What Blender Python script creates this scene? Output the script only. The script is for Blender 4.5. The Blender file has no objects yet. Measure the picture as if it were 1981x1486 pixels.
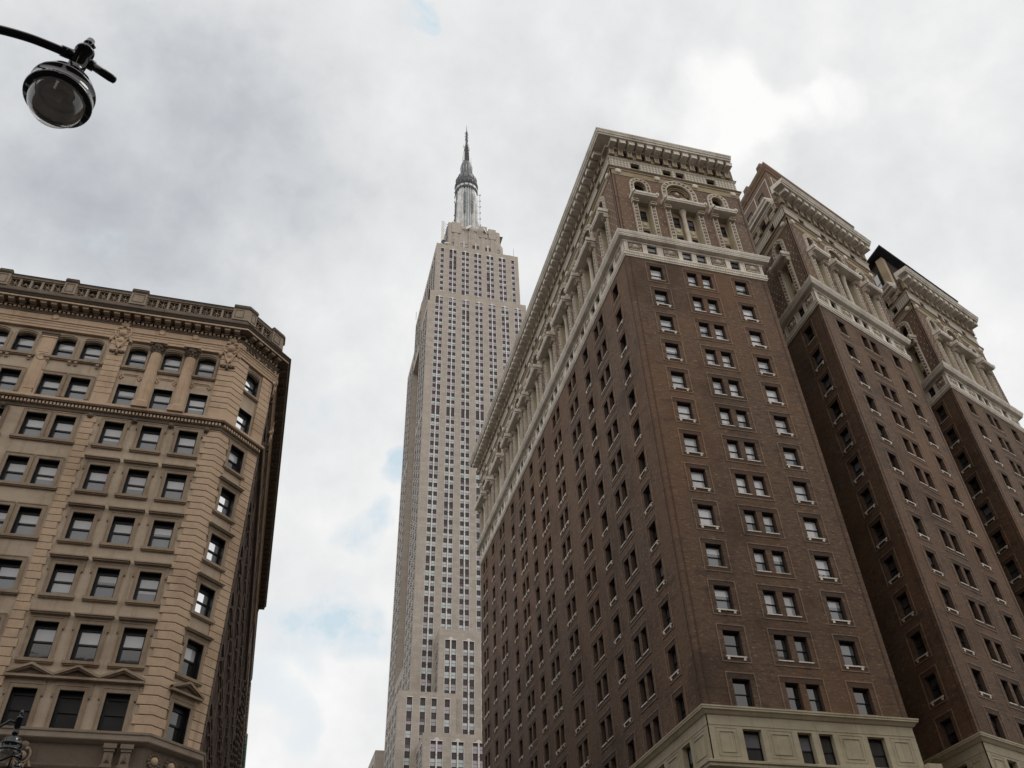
import bpy, bmesh, math, random
from mathutils import Vector, Matrix
random.seed(7)
S = bpy.context.scene
COL = S.collection
rad = math.radians

# ------------------------------------------------------------------ camera
CAM = Vector((0, 0, 1.7))
RX = Vector((0.9671659, -0.2522644, -0.0308672))
DN = Vector((0.1416986, 0.6360744, -0.7585057))
FW = Vector((0.2109778, 0.7292269, 0.6509350))
FPX = 1678.25
cd = bpy.data.cameras.new('camera'); cam = bpy.data.objects.new('camera', cd); COL.objects.link(cam)
cd.sensor_fit = 'HORIZONTAL'; cd.sensor_width = 36.0; cd.lens = FPX / 1981 * 36
cd.clip_start = 0.1; cd.clip_end = 6000
m = Matrix.Identity(4)
for i in range(3):
    m[i][0] = RX[i]; m[i][1] = -DN[i]; m[i][2] = -FW[i]; m[i][3] = CAM[i]
cam.matrix_world = m
S.camera = cam

def pix_dir(x, y):
    return (RX * ((x - 990.5) / FPX) + DN * ((y - 743) / FPX) + FW).normalized()

def project(p):
    v = Vector(p) - CAM; z = v.dot(FW)
    if z < .1: return None
    return v.dot(RX) / z * FPX + 990.5, v.dot(DN) / z * FPX + 743

# ------------------------------------------------------------------ exposure, world, sun
S.view_settings.view_transform = 'Standard'; S.view_settings.look = 'None'
S.view_settings.exposure = 0.0; S.view_settings.gamma = 1.0
S.view_settings.use_curve_mapping = False
SUN_DIR = pix_dir(1950, -700)                       # behind the cloud, high on the right
SUN_EL = math.asin(SUN_DIR.z); SUN_AZ = math.atan2(SUN_DIR.x, SUN_DIR.y)

W = bpy.data.worlds.new('World'); S.world = W; W.use_nodes = True
nt = W.node_tree; nt.nodes.clear()

class NT:
    """small helper to write node graphs"""
    def __init__(s, tree): s.t = tree
    def n(s, typ, **kw):
        nd = s.t.nodes.new(typ)
        for k, v in kw.items(): setattr(nd, k, v)
        return nd
    def link(s, a, b): s.t.links.new(a, b)
    def set(s, sock, v):
        if hasattr(v, 'is_output'): s.link(v, sock)
        else: sock.default_value = v
    def math(s, op, a, b=0.0, c=0.0, clamp=False):
        nd = s.n('ShaderNodeMath', operation=op); nd.use_clamp = clamp
        s.set(nd.inputs[0], a); s.set(nd.inputs[1], b); s.set(nd.inputs[2], c)
        return nd.outputs[0]
    def rng(s, v, a, b, c=0.0, d=1.0, smooth=True):
        nd = s.n('ShaderNodeMapRange'); nd.interpolation_type = 'SMOOTHSTEP' if smooth else 'LINEAR'
        s.set(nd.inputs[0], v)
        for i, x in enumerate((a, b, c, d)): nd.inputs[i + 1].default_value = x
        return nd.outputs[0]
    def mix(s, f, a, b, blend='MIX'):
        nd = s.n('ShaderNodeMix', data_type='RGBA', blend_type=blend)
        s.set(nd.inputs[0], f)
        for i, x in ((6, a), (7, b)):
            if hasattr(x, 'is_output'): s.link(x, nd.inputs[i])
            else: nd.inputs[i].default_value = (*x, 1)
        return nd.outputs[2]
    def noise(s, vec, scale, detail=4, rough=.55, dist=0.0):
        nd = s.n('ShaderNodeTexNoise'); s.link(vec, nd.inputs['Vector'])
        nd.inputs['Scale'].default_value = scale; nd.inputs['Detail'].default_value = detail
        nd.inputs['Roughness'].default_value = rough; nd.inputs['Distortion'].default_value = dist
        return nd.outputs[0]
    def mapping(s, vec, scale=(1, 1, 1), rot=(0, 0, 0), loc=(0, 0, 0)):
        nd = s.n('ShaderNodeMapping'); s.link(vec, nd.inputs[0])
        nd.inputs[1].default_value = loc; nd.inputs[2].default_value = rot; nd.inputs[3].default_value = scale
        return nd.outputs[0]

g = NT(nt)
out = g.n('ShaderNodeOutputWorld')
tc = g.n('ShaderNodeTexCoord'); DIR = tc.outputs['Generated']
sky = g.n('ShaderNodeTexSky', sky_type='NISHITA'); sky.sun_disc = False
sky.sun_elevation = SUN_EL; sky.sun_rotation = SUN_AZ; sky.air_density = 1.0; sky.dust_density = 2.5
# clouds: layered noise on the view direction, with a few large masses, bright gaps and blue breaks
big = g.noise(g.mapping(DIR, (1, 1, 1.0), loc=(3.1, .4, 1.7)), 2.3, 6, .52, .25)
mid = g.noise(g.mapping(DIR, (1, 1, 1.0), loc=(.3, 5.4, 2.2)), 6.5, 7, .58, .2)
fine = g.noise(g.mapping(DIR, (1, 1, 1.0), loc=(7.3, 1.4, 4.2)), 20.0, 6, .6, .1)
wob = g.n('ShaderNodeTexNoise'); g.link(DIR, wob.inputs['Vector']); wob.inputs['Scale'].default_value = 7.0; wob.inputs['Detail'].default_value = 6
vsub = g.n('ShaderNodeVectorMath', operation='SUBTRACT'); g.link(wob.outputs['Color'], vsub.inputs[0]); vsub.inputs[1].default_value = (.5, .5, .5)
vsc = g.n('ShaderNodeVectorMath', operation='SCALE'); g.link(vsub.outputs[0], vsc.inputs[0]); vsc.inputs[3].default_value = .16
vad = g.n('ShaderNodeVectorMath', operation='ADD'); g.link(DIR, vad.inputs[0]); g.link(vsc.outputs[0], vad.inputs[1])
vno = g.n('ShaderNodeVectorMath', operation='NORMALIZE'); g.link(vad.outputs[0], vno.inputs[0]); WDIR = vno.outputs[0]
def blob(x, y, r_out, r_in=0.0):
    d = pix_dir(x, y)
    nd = g.n('ShaderNodeVectorMath', operation='DOT_PRODUCT'); g.link(WDIR, nd.inputs[0]); nd.inputs[1].default_value = d
    return g.rng(nd.outputs['Value'], math.cos(r_out), math.cos(r_in))
def blobs(lst):
    acc = None
    for x, y, r, a in lst:
        v = g.math('MULTIPLY', blob(x, y, r), a)
        acc = v if acc is None else g.math('ADD', acc, v)
    return acc
dark_b = blobs([(330, 380, .24, 1.0), (60, 250, .22, .75), (560, 300, .16, .6), (480, 60, .16, .35), (700, 470, .12, .4), (160, 470, .14, .35), (1120, 330, .10, .35), (1900, 560, .16, .3), (1640, 330, .12, .2)])
lite_b = blobs([(1380, 225, .075, 1.25), (1195, 200, .06, .75), (1470, 215, .04, .6), (1540, 190, .035, .7), (1600, 165, .035, .7), (1450, 320, .05, .8), (700, 620, .16, .45), (560, 1300, .28, .35), (680, 900, .14, .3), (1900, 780, .14, .6), (1640, 60, .2, .35), (1000, 60, .2, .2)])
blue_b = blobs([(801, 56, .011, .7), (797, 34, .010, .6), (795, 14, .009, .5), (245, 500, .018, .32), (218, 522, .014, .3), (585, 812, .03, .8), (620, 800, .02, .6), (752, 935, .03, 1.0), (748, 900, .022, .8), (690, 1030, .024, .9), (640, 1215, .04, .85), (690, 1260, .035, .7), (665, 1150, .03, .55), (560, 1210, .03, .5), (545, 1380, .03, .4), (600, 1290, .04, .5)])
tone = g.math('ADD', g.math('MULTIPLY', g.math('SUBTRACT', big, .5), .55), g.math('MULTIPLY', g.math('SUBTRACT', mid, .5), .52))
tone = g.math('ADD', tone, g.math('MULTIPLY', g.math('SUBTRACT', fine, .5), .32))
tone = g.math('ADD', tone, g.math('MULTIPLY', lite_b, .27))
tone = g.math('SUBTRACT', tone, g.math('MULTIPLY', dark_b, .225))
tone = g.math('ADD', tone, .655, clamp=True)
rmp = g.n('ShaderNodeValToRGB'); g.link(tone, rmp.inputs[0])
el = rmp.color_ramp.elements
el[0].position = 0.0; el[0].color = (.40, .425, .47, 1)
el[1].position = 1.0; el[1].color = (.98, .98, .97, 1)
for p, c in ((.25, (.54, .565, .60)), (.5, (.71, .725, .74)), (.75, (.84, .845, .85))):
    e = el.new(p); e.color = (*c, 1)
# added boost: unseen sky behind the viewer made brighter and warmer to light the facades
sep = g.n('ShaderNodeSeparateXYZ'); g.link(DIR, sep.inputs[0])
west = g.rng(sep.outputs[1], .25, -.7)
ccol = g.mix(1.0, rmp.outputs[0], g.mix(west, (1, 1, 1), (1.42, 1.37, 1.31)), 'MULTIPLY')
cloudbg = g.n('ShaderNodeBackground'); g.link(ccol, cloudbg.inputs[0]); cloudbg.inputs[1].default_value = 1.0
skybg = g.n('ShaderNodeBackground'); g.link(g.mix(.88, sky.outputs[0], (5.3, 6.3, 6.85)), skybg.inputs[0]); skybg.inputs[1].default_value = 0.125
cover = g.math('SUBTRACT', 1.0, g.math('MULTIPLY', g.math('MULTIPLY', blue_b, g.rng(g.math('ADD', g.math('MULTIPLY', mid, .5), g.math('MULTIPLY', fine, .5)), .40, .58)), 1.0, clamp=True), clamp=True)
msh = g.n('ShaderNodeMixShader'); g.link(cover, msh.inputs[0]); g.link(skybg.outputs[0], msh.inputs[1]); g.link(cloudbg.outputs[0], msh.inputs[2])
g.link(msh.outputs[0], out.inputs[0])

sl = bpy.data.lights.new('sun', 'SUN'); sl.energy = 0.6; sl.angle = rad(20); sl.color = (1, .95, .88)
so = bpy.data.objects.new('sun', sl); COL.objects.link(so); so.location = (0, 0, 300)
so.rotation_euler = SUN_DIR.to_track_quat('Z', 'Y').to_euler()

# ------------------------------------------------------------------ materials
MATS = {}
def base_mat(name, rough=.8, spec=.3):
    mt = bpy.data.materials.new(name); mt.use_nodes = True
    MATS[name] = mt
    b = mt.node_tree.nodes['Principled BSDF']
    b.inputs['Roughness'].default_value = rough
    b.inputs['Specular IOR Level'].default_value = spec
    return mt, NT(mt.node_tree), b

def simple(name, col, rough=.8, spec=.3, metal=0.0, var=.0, vscale=1.0):
    mt, n, b = base_mat(name, rough, spec)
    b.inputs['Metallic'].default_value = metal
    if var:
        geo = n.n('ShaderNodeNewGeometry')
        f = n.rng(n.noise(geo.outputs['Position'], vscale, 5, .6), .3, .7)
        n.link(n.mix(f, tuple(c * (1 - var) for c in col), tuple(min(1, c * (1 + var)) for c in col)), b.inputs['Base Color'])
    else:
        b.inputs['Base Color'].default_value = (*col, 1)
    return mt

def stone(name, col, stain=(.4, .35, .3), amt=.35, streak=.4, block=None, rough=.85, bump=.15, fine=.12):
    """masonry with blotches, rain streaks down the face, grain and optional ashlar joints"""
    mt, n, b = base_mat(name, rough, .25)
    geo = n.n('ShaderNodeNewGeometry'); P = geo.outputs['Position']
    uv = n.n('ShaderNodeUVMap').outputs[0]
    blot = n.rng(n.noise(P, .35, 6, .62), .42, .72)
    stk = n.rng(n.noise(n.mapping(uv, (2.6, .16, 1)), 1.0, 5, .65), .5, .8)
    grain = n.noise(P, 9.0, 5, .7)
    patch = n.noise(n.mapping(P, (.8, .8, 1.6)), 1.3, 4, .6)
    c = n.mix(n.math('MULTIPLY', blot, amt), col, tuple(x * s for x, s in zip(col, stain)))
    c = n.mix(n.math('MULTIPLY', stk, streak), c, tuple(x * s * .8 for x, s in zip(col, stain)))
    hs = n.n('ShaderNodeHueSaturation'); n.link(c, hs.inputs['Color'])
    v = n.math('ADD', n.math('MULTIPLY', n.math('SUBTRACT', grain, .5), fine * 3), n.math('MULTIPLY', n.math('SUBTRACT', patch, .5), .38))
    n.link(n.math('ADD', v, 1.0), hs.inputs['Value']); c = hs.outputs[0]
    if block:
        bt = n.n('ShaderNodeTexBrick'); n.link(uv, bt.inputs['Vector'])
        bt.inputs['Scale'].default_value = 1.0; bt.inputs['Brick Width'].default_value = block[0]; bt.inputs['Row Height'].default_value = block[1]
        bt.inputs['Mortar Size'].default_value = .018; bt.inputs['Mortar Smooth'].default_value = .3
        bt.inputs['Color1'].default_value = (.92, .92, .92, 1); bt.inputs['Color2'].default_value = (1.06, 1.05, 1.04, 1); bt.inputs['Mortar'].default_value = (.66, .64, .62, 1)
        c = n.mix(1.0, c, bt.outputs[0], 'MULTIPLY')
    n.link(c, b.inputs['Base Color'])
    if bump:
        bp = n.n('ShaderNodeBump'); bp.inputs['Strength'].default_value = bump; bp.inputs['Distance'].default_value = .03
        n.link(grain, bp.inputs['Height']); n.link(bp.outputs[0], b.inputs['Normal'])
    return mt

def brick(name, c1, c2, mortar, speck=.85, soot=.6):
    mt, n, b = base_mat(name, .82, .3)
    geo = n.n('ShaderNodeNewGeometry'); P = geo.outputs['Position']
    uv = n.n('ShaderNodeUVMap').outputs[0]
    bt = n.n('ShaderNodeTexBrick'); n.link(uv, bt.inputs['Vector'])
    bt.inputs['Scale'].default_value = 1.0; bt.inputs['Brick Width'].default_value = .24; bt.inputs['Row Height'].default_value = .085
    bt.inputs['Mortar Size'].default_value = .010; bt.inputs['Bias'].default_value = -.1
    bt.inputs['Color1'].default_value = (*c1, 1); bt.inputs['Color2'].default_value = (*c2, 1); bt.inputs['Mortar'].default_value = (*mortar, 1)
    c = bt.outputs[0]
    sp = n.rng(n.noise(n.mapping(uv, (2.0, 6.5, 1)), 1.0, 4, .75), .56, .70)
    c = n.mix(n.math('MULTIPLY', sp, speck), c, tuple(min(1, x * 2.6 + .03) for x in c2))
    dk = n.rng(n.noise(n.mapping(uv, (1.2, 4.2, 1), loc=(9, 4, 0)), 1.0, 4, .75), .50, .64)
    c = n.mix(n.math('MULTIPLY', dk, .6), c, tuple(x * .45 for x in c1))
    so_ = n.rng(n.noise(P, .20, 6, .65), .46, .66)
    c = n.mix(n.math('MULTIPLY', so_, soot), c, tuple(x * .42 for x in c1))
    rd = n.rng(n.noise(n.mapping(P, (1, 1, .6), loc=(3, 3, 1)), .12, 4, .6), .42, .66)
    c = n.mix(n.math('MULTIPLY', rd, .35), c, tuple(x * y for x, y in zip(c2, (1.15, .98, .82))))
    pt = n.math('MULTIPLY', n.rng(n.noise(n.mapping(uv, (.30, .75, 1), loc=(2, 7, 0)), 1.0, 5, .7), .575, .64), .6)
    c = n.mix(pt, c, (.066, .045, .038))                # rebuilt patches in a darker, purplish brick
    n.link(c, b.inputs['Base Color'])
    bp = n.n('ShaderNodeBump'); bp.inputs['Strength'].default_value = .3; bp.inputs['Distance'].default_value = .02
    n.link(sp, bp.inputs['Height']); n.link(bp.outputs[0], b.inputs['Normal'])
    return mt

def glass_pane(name, col, rough=.04, coat=1.0, var=.12):
    """a window pane: what is seen through it (blind, dim room) under a reflecting sheet"""
    mt, n, b = base_mat(name, rough, .5)
    geo = n.n('ShaderNodeNewGeometry'); oi = n.n('ShaderNodeObjectInfo')
    f = n.noise(geo.outputs['Position'], .45, 3, .5)
    hs = n.n('ShaderNodeHueSaturation'); hs.inputs['Color'].default_value = (*col, 1)
    r = n.math('ADD', n.math('MULTIPLY', n.math('SUBTRACT', f, .5), var * 4), n.math('MULTIPLY', n.math('SUBTRACT', oi.outputs['Random'], .5), var * 2))
    n.link(n.math('ADD', r, 1.0), hs.inputs['Value']); n.link(hs.outputs[0], b.inputs['Base Color'])
    b.inputs['Coat Weight'].default_value = coat; b.inputs['Coat Roughness'].default_value = .02
    # old panes are not perfectly flat
    bp = n.n('ShaderNodeBump'); bp.inputs['Strength'].default_value = .06; bp.inputs['Distance'].default_value = .05
    n.link(n.noise(geo.outputs['Position'], 1.3, 2, .5), bp.inputs['Height']); n.link(bp.outputs[0], b.inputs['Coat Normal'])
    return mt

brick('hotel_brick', (.112, .064, .038), (.165, .098, .058), (.13, .10, .078))
brick('hotel_brick_upper', (.160, .102, .070), (.215, .142, .100), (.18, .145, .12), .3, .25)  # lighter copy of the main brick; stronger sky light higher up painted in
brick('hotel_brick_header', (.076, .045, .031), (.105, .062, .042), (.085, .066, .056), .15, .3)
brick('hotel_brick_edge', (.21, .14, .095), (.28, .19, .13), (.17, .14, .11), .4, .25)
stone('hotel_cream', (.47, .41, .295), (.58, .54, .48), .45, .4, (3.2, 30.0), .8, .05, .05)
stone('terracotta_white', (.745, .69, .605), (.50, .43, .35), .5, .45, (1.4, 9.0), .6, .15, .14)
stone('terracotta_pale', (.57, .505, .415), (.50, .43, .36), .55, .45, None, .65, .2, .18)
stone('terracotta_tan', (.36, .285, .185), (.55, .45, .36), .5, .4, None, .7, .2, .2)
stone('terracotta_brown', (.20, .14, .095), (.5, .45, .4), .5, .3, None, .8, .3, .3)
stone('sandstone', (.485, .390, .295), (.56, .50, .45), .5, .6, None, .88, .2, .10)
stone('sandstone_smooth', (.54, .395, .275), (.55, .50, .46), .5, .5, None, .88, .15, .08)
stone('sandstone_trim', (.335, .258, .186), (.5, .46, .43), .6, .5, None, .9, .25, .15)
stone('sandstone_low', (.235, .185, .140), (.5, .46, .43), .6, .5, None, .9, .25, .15)
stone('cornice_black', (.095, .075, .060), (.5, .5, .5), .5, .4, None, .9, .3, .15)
stone('sandstone_black', (.040, .030, .024), (.5, .5, .5), .5, .4, None, .9, .3, .15)
stone('sandstone_soiled', (.165, .128, .097), (.42, .40, .38), .7, .6, None, .9, .3, .2)  # soiled stone that also carries the shade under the cornices
stone('sandstone_rail', (.33, .265, .205), (.5, .46, .44), .5, .5, None, .9, .2, .15)
stone('brownstone_shade', (.15, .112, .090), (.5, .46, .44), .6, .5, None, .9, .3, .2)  # brown stone of the row; painted shade on the sandstone block's side
stone('tower_limestone', (.45, .395, .34), (.72, .70, .68), .35, .3, (2.6, 1.3), .85, .05, .05)
stone('tower_spandrel', (.082, .066, .066), (.8, .8, .8), .3, .2, None, .6, .0, .08)
simple('tower_steel', (.70, .665, .62), .4, .5, .0, .06, .1)
simple('mast_metal', (.58, .57, .56), .45, .5, .2, .22, .35)
simple('mast_dark', (.13, .135, .145), .5, .5, .3, .25, .6)
simple('mast_glass', (.26, .29, .30), .2, .6, .2, .15, .5)
simple('dish_white', (.75, .73, .68), .5, .4)
simple('roof_tar', (.06, .06, .06), .9, .2, 0, .3, .5)
simple('slate_dark', (.026, .026, .030), .75, .2, 0, .3, .8)
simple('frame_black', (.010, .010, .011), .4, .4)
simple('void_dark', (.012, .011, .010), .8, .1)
simple('copper_green', (.12, .24, .17), .7, .3, 0, .35, 2.0)
simple('lamp_black', (.007, .008, .010), .07, .5, 0, .2, 6)
simple('lamp_inner', (.70, .66, .60), .45, .5, 0, .12, 4)
simple('asphalt', (.05, .05, .052), .9, .2, 0, .2, 1.5)
simple('concrete', (.32, .31, .29), .9, .2, 0, .12, .8)
glass_pane('pane_shade', (.50, .50, .51))
glass_pane('pane_clear', (.165, .17, .19), .04)
glass_pane('pane_dim', (.055, .056, .058), .04)
glass_pane('pane_black', (.018, .017, .016), .04)
glass_pane('pane_white', (.62, .62, .63))
mt = glass_pane('pane_mirror', (.86, .87, .88), .03, 1.0, .04); mt.node_tree.nodes['Principled BSDF'].inputs['Metallic'].default_value = .85
glass_pane('tower_lilac', (.40, .345, .39), .1, .6)
glass_pane('tower_pale', (.49, .535, .52), .1, .6)
glass_pane('tower_grey', (.34, .32, .34), .1, .6)
glass_pane('tower_open', (.06, .030, .034), .1, .4)
# lattice terracotta: diamonds in relief
mt, n, b = base_mat('terracotta_lattice', .65, .3)
uv = n.n('ShaderNodeUVMap').outputs[0]
ck = n.n('ShaderNodeTexChecker'); n.link(n.mapping(uv, (1, 1, 1), (0, 0, rad(45))), ck.inputs[0]); ck.inputs['Scale'].default_value = 3.6
ck.inputs[1].default_value = (.60, .56, .49, 1); ck.inputs[2].default_value = (.33, .275, .20, 1)
geo = n.n('ShaderNodeNewGeometry')
n.link(n.mix(n.math('MULTIPLY', n.rng(n.noise(geo.outputs['Position'], .8, 5, .6), .45, .75), .4), ck.outputs[0], (.28, .23, .17)), b.inputs['Base Color'])
bp = n.n('ShaderNodeBump'); bp.inputs['Strength'].default_value = .6; bp.inputs['Distance'].default_value = .05
n.link(ck.outputs[1], bp.inputs['Height']); n.link(bp.outputs[0], b.inputs['Normal'])
# clear lamp globe: thin glass
mt = bpy.data.materials.new('lamp_glass'); mt.use_nodes = True; MATS['lamp_glass'] = mt
n = NT(mt.node_tree); mt.node_tree.nodes.clear()
fr = n.n('ShaderNodeLayerWeight'); fr.inputs[0].default_value = .5
tr = n.n('ShaderNodeBsdfTransparent'); tr.inputs[0].default_value = (.93, .92, .90, 1)
gl = n.n('ShaderNodeBsdfGlossy'); gl.inputs['Roughness'].default_value = .01
ms_ = n.n('ShaderNodeMixShader'); n.link(n.math('ADD', n.math('MULTIPLY', n.math('POWER', fr.outputs[1], 3.0), .85), .07), ms_.inputs[0]); n.link(tr.outputs[0], ms_.inputs[1]); n.link(gl.outputs[0], ms_.inputs[2])
om = n.n('ShaderNodeOutputMaterial'); n.link(ms_.outputs[0], om.inputs[0])
simple('lamp_dull', (.62, .58, .53), .45, .5, .0, .15, 5)

# ------------------------------------------------------------------ geometry helpers
class Frame:
    """a wall: u runs along it, o sticks out of it, z is up"""
    def __init__(s, o, d, nrm):
        s.o = Vector((o[0], o[1])); s.d = Vector(d).normalized(); s.n = Vector(nrm).normalized()
    def p(s, u, o, z):
        q = s.o + s.d * u + s.n * o
        return (q.x, q.y, z)
    def angle(s): return math.atan2(s.n.x, -s.n.y)

class MB:
    def __init__(s): s.v = []; s.f = []; s.mi = []; s.uv = []; s.sm = []; s.mats = []
    def m(s, name):
        if name not in s.mats: s.mats.append(name)
        return s.mats.index(name)
    def face(s, pts, mat, uv=None, smooth=False):
        i = len(s.v); s.v.extend(pts); s.f.append(tuple(range(i, i + len(pts))))
        s.mi.append(s.m(mat)); s.sm.append(smooth)
        if uv is None:
            a, b_, c = Vector(pts[0]), Vector(pts[1]), Vector(pts[2])
            nn = (b_ - a).cross(c - a)
            ax = max(range(3), key=lambda k: abs(nn[k]))
            uv = [((q[1], q[2]) if ax == 0 else (q[0], q[2]) if ax == 1 else (q[0], q[1])) for q in pts]
        s.uv.extend(uv)
    def box(s, F, u0, u1, o0, o1, z0, z1, mat, skip=''):
        p = F.p
        L = {'f': ([(u0, o1, z0), (u1, o1, z0), (u1, o1, z1), (u0, o1, z1)], lambda t: (t[0], t[2])),
             'b': ([(u1, o0, z0), (u0, o0, z0), (u0, o0, z1), (u1, o0, z1)], lambda t: (t[0], t[2])),
             'l': ([(u0, o0, z0), (u0, o1, z0), (u0, o1, z1), (u0, o0, z1)], lambda t: (t[1], t[2])),
             'r': ([(u1, o1, z0), (u1, o0, z0), (u1, o0, z1), (u1, o1, z1)], lambda t: (t[1], t[2])),
             't': ([(u0, o1, z1), (u1, o1, z1), (u1, o0, z1), (u0, o0, z1)], lambda t: (t[0], t[1])),
             'd': ([(u0, o0, z0), (u1, o0, z0), (u1, o1, z0), (u0, o1, z0)], lambda t: (t[0], t[1]))}
        for k, (q, fu) in L.items():
            if k in skip: continue
            s.face([p(*t) for t in q], mat, [fu(t) for t in q])
    def quad(s, F, u0, u1, z0, z1, o, mat):
        s.face([F.p(u0, o, z0), F.p(u1, o, z0), F.p(u1, o, z1), F.p(u0, o, z1)], mat, [(u0, z0), (u1, z0), (u1, z1), (u0, z1)])
    def wall(s, F, u0, u1, z0, z1, holes, mat, depth=.3, rmat=None, o=0.0):
        """a wall face with rectangular openings and their reveals"""
        holes = [h for h in holes if h[0] < u1 and h[1] > u0 and h[2] < z1 and h[3] > z0]
        us = sorted({u0, u1, *[round(h[0], 4) for h in holes], *[round(h[1], 4) for h in holes]})
        zs = sorted({z0, z1, *[round(h[2], 4) for h in holes], *[round(h[3], 4) for h in holes]})
        for zi in range(len(zs) - 1):
            zc = (zs[zi] + zs[zi + 1]) / 2
            row = [h for h in holes if h[2] < zc < h[3]]
            start = None
            for ui in range(len(us) - 1):
                uc = (us[ui] + us[ui + 1]) / 2
                op = any(h[0] < uc < h[1] for h in row)
                if not op and start is None: start = us[ui]
                if op and start is not None:
                    s.quad(F, start, us[ui], zs[zi], zs[zi + 1], o, mat); start = None
            if start is not None: s.quad(F, start, us[-1], zs[zi], zs[zi + 1], o, mat)
        rm = rmat or mat
        for h in holes:
            a, b_, c, d = h[:4]; dp = h[4] if len(h) > 4 else depth
            for q in ([(a, o, c), (a, o - dp, c), (a, o - dp, d), (a, o, d)], [(b_, o - dp, c), (b_, o, c), (b_, o, d), (b_, o - dp, d)]):
                s.face([F.p(*t) for t in q], rm, [(t[1], t[2]) for t in q])
            for q in ([(a, o - dp, d), (b_, o - dp, d), (b_, o, d), (a, o, d)], [(a, o, c), (b_, o, c), (b_, o - dp, c), (a, o - dp, c)]):
                s.face([F.p(*t) for t in q], rm, [(t[0], t[1]) for t in q])
    def sweep(s, path, prof, mat, caps=True, mats=None, closed=True):
        """a moulding: profile (o, z) carried along the plan path, outside on its right, mitred"""
        P = [Vector(p) for p in path]
        nr = []
        for i in range(len(P) - 1):
            d = (P[i + 1] - P[i]).normalized(); nr.append(Vector((d.y, -d.x)))
        rings = []; run = 0; us = []
        for i, q in enumerate(P):
            if i == 0: mt_ = nr[0]
            elif i == len(P) - 1: mt_ = nr[-1]
            else: mt_ = (nr[i - 1] + nr[i]) / (1 + nr[i - 1].dot(nr[i]))
            if i: run += (P[i] - P[i - 1]).length
            us.append(run)
            rings.append([(q.x + mt_.x * o, q.y + mt_.y * o, z) for o, z in prof])
        k = len(prof); vl = [0]
        for j in range(k): vl.append(vl[-1] + math.hypot(prof[(j + 1) % k][0] - prof[j][0], prof[(j + 1) % k][1] - prof[j][1]))
        for i in range(len(P) - 1):
            for j in range(k if closed else k - 1):
                j2 = (j + 1) % k
                s.face([rings[i][j], rings[i + 1][j], rings[i + 1][j2], rings[i][j2]], mats[j] if mats else mat,
                       [(us[i], vl[j]), (us[i + 1], vl[j]), (us[i + 1], vl[j + 1]), (us[i], vl[j + 1])])
        if caps and closed:
            s.face(list(reversed(rings[0])), mat, [(o, z) for o, z in reversed(prof)]); s.face(rings[-1], mat, [(o, z) for o, z in prof])
    def lathe(s, c, prof, mat, seg=16, a0=0, a1=2 * math.pi, axis=None, smooth=True):
        """(r, h) turned about an axis through c (default: upright)"""
        ax = Vector(axis).normalized() if axis is not None else Vector((0, 0, 1))
        t = Vector((1, 0, 0)) if abs(ax.x) < .8 else Vector((0, 1, 0))
        e1 = (t - ax * t.dot(ax)).normalized(); e2 = ax.cross(e1); c = Vector(c)
        R = []
        for r, h in prof:
            R.append([tuple(c + ax * h + (e1 * math.cos(a0 + (a1 - a0) * i / seg) + e2 * math.sin(a0 + (a1 - a0) * i / seg)) * r) for i in range(seg + 1)])
        for j in range(len(prof) - 1):
            for i in range(seg):
                q = [R[j][i], R[j][i + 1], R[j + 1][i + 1], R[j + 1][i]]
                s.face(q, mat, [(i, prof[j][1]), (i + 1, prof[j][1]), (i + 1, prof[j + 1][1]), (i, prof[j + 1][1])], smooth)
    def tube(s, pts, r, mat, seg=8, smooth=True):
        P = [Vector(p) for p in pts]; R = []
        rs = r if isinstance(r, (list, tuple)) else [r] * len(P)
        prev = None
        for i, q in enumerate(P):
            d = (P[min(i + 1, len(P) - 1)] - P[max(i - 1, 0)]).normalized()
            t = prev if prev is not None else (Vector((0, 0, 1)) if abs(d.z) < .9 else Vector((1, 0, 0)))
            e1 = (t - d * t.dot(d)).normalized(); prev = e1; e2 = d.cross(e1)
            R.append([tuple(q + (e1 * math.cos(2 * math.pi * k / seg) + e2 * math.sin(2 * math.pi * k / seg)) * rs[i]) for k in range(seg)])
        for i in range(len(P) - 1):
            for k in range(seg):
                k2 = (k + 1) % seg
                s.face([R[i][k], R[i][k2], R[i + 1][k2], R[i + 1][k]], mat, None, smooth)
        s.face(list(reversed(R[0])), mat); s.face(R[-1], mat)
    def poly(s, pts2, z, mat): s.face([(x, y, z) for x, y in pts2], mat, [(x, y) for x, y in pts2])
    def build(s, name, parent=None, merge=True):
        if not s.f: return None
        me = bpy.data.meshes.new(name); me.from_pydata(s.v, [], s.f)
        for k in s.mats: me.materials.append(MATS[k])
        me.polygons.foreach_set('material_index', s.mi); me.polygons.foreach_set('use_smooth', s.sm)
        ul = me.uv_layers.new(name='UVMap'); ul.data.foreach_set('uv', [c for q in s.uv for c in q])
        if merge and any(s.sm):
            bm = bmesh.new(); bm.from_mesh(me); bmesh.ops.remove_doubles(bm, verts=bm.verts, dist=1e-4); bm.to_mesh(me); bm.free()
        me.update()
        return link(name, me, parent)

def root_of(p):
    while p.parent: p = p.parent
    return p
def link(name, me, parent=None):
    o = bpy.data.objects.new(name, me); COL.objects.link(o)
    if parent is not None:
        o.parent = parent
        if parent.parent is None and parent.type == 'EMPTY': o.location = -Vector(parent.location)
    return o
def thing(name, label, cat, loc, group=None):
    e = bpy.data.objects.new(name, None); COL.objects.link(e); e.location = loc; e.empty_display_size = 1
    e['label'] = label; e['category'] = cat
    if group: e['group'] = group
    return e

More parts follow.
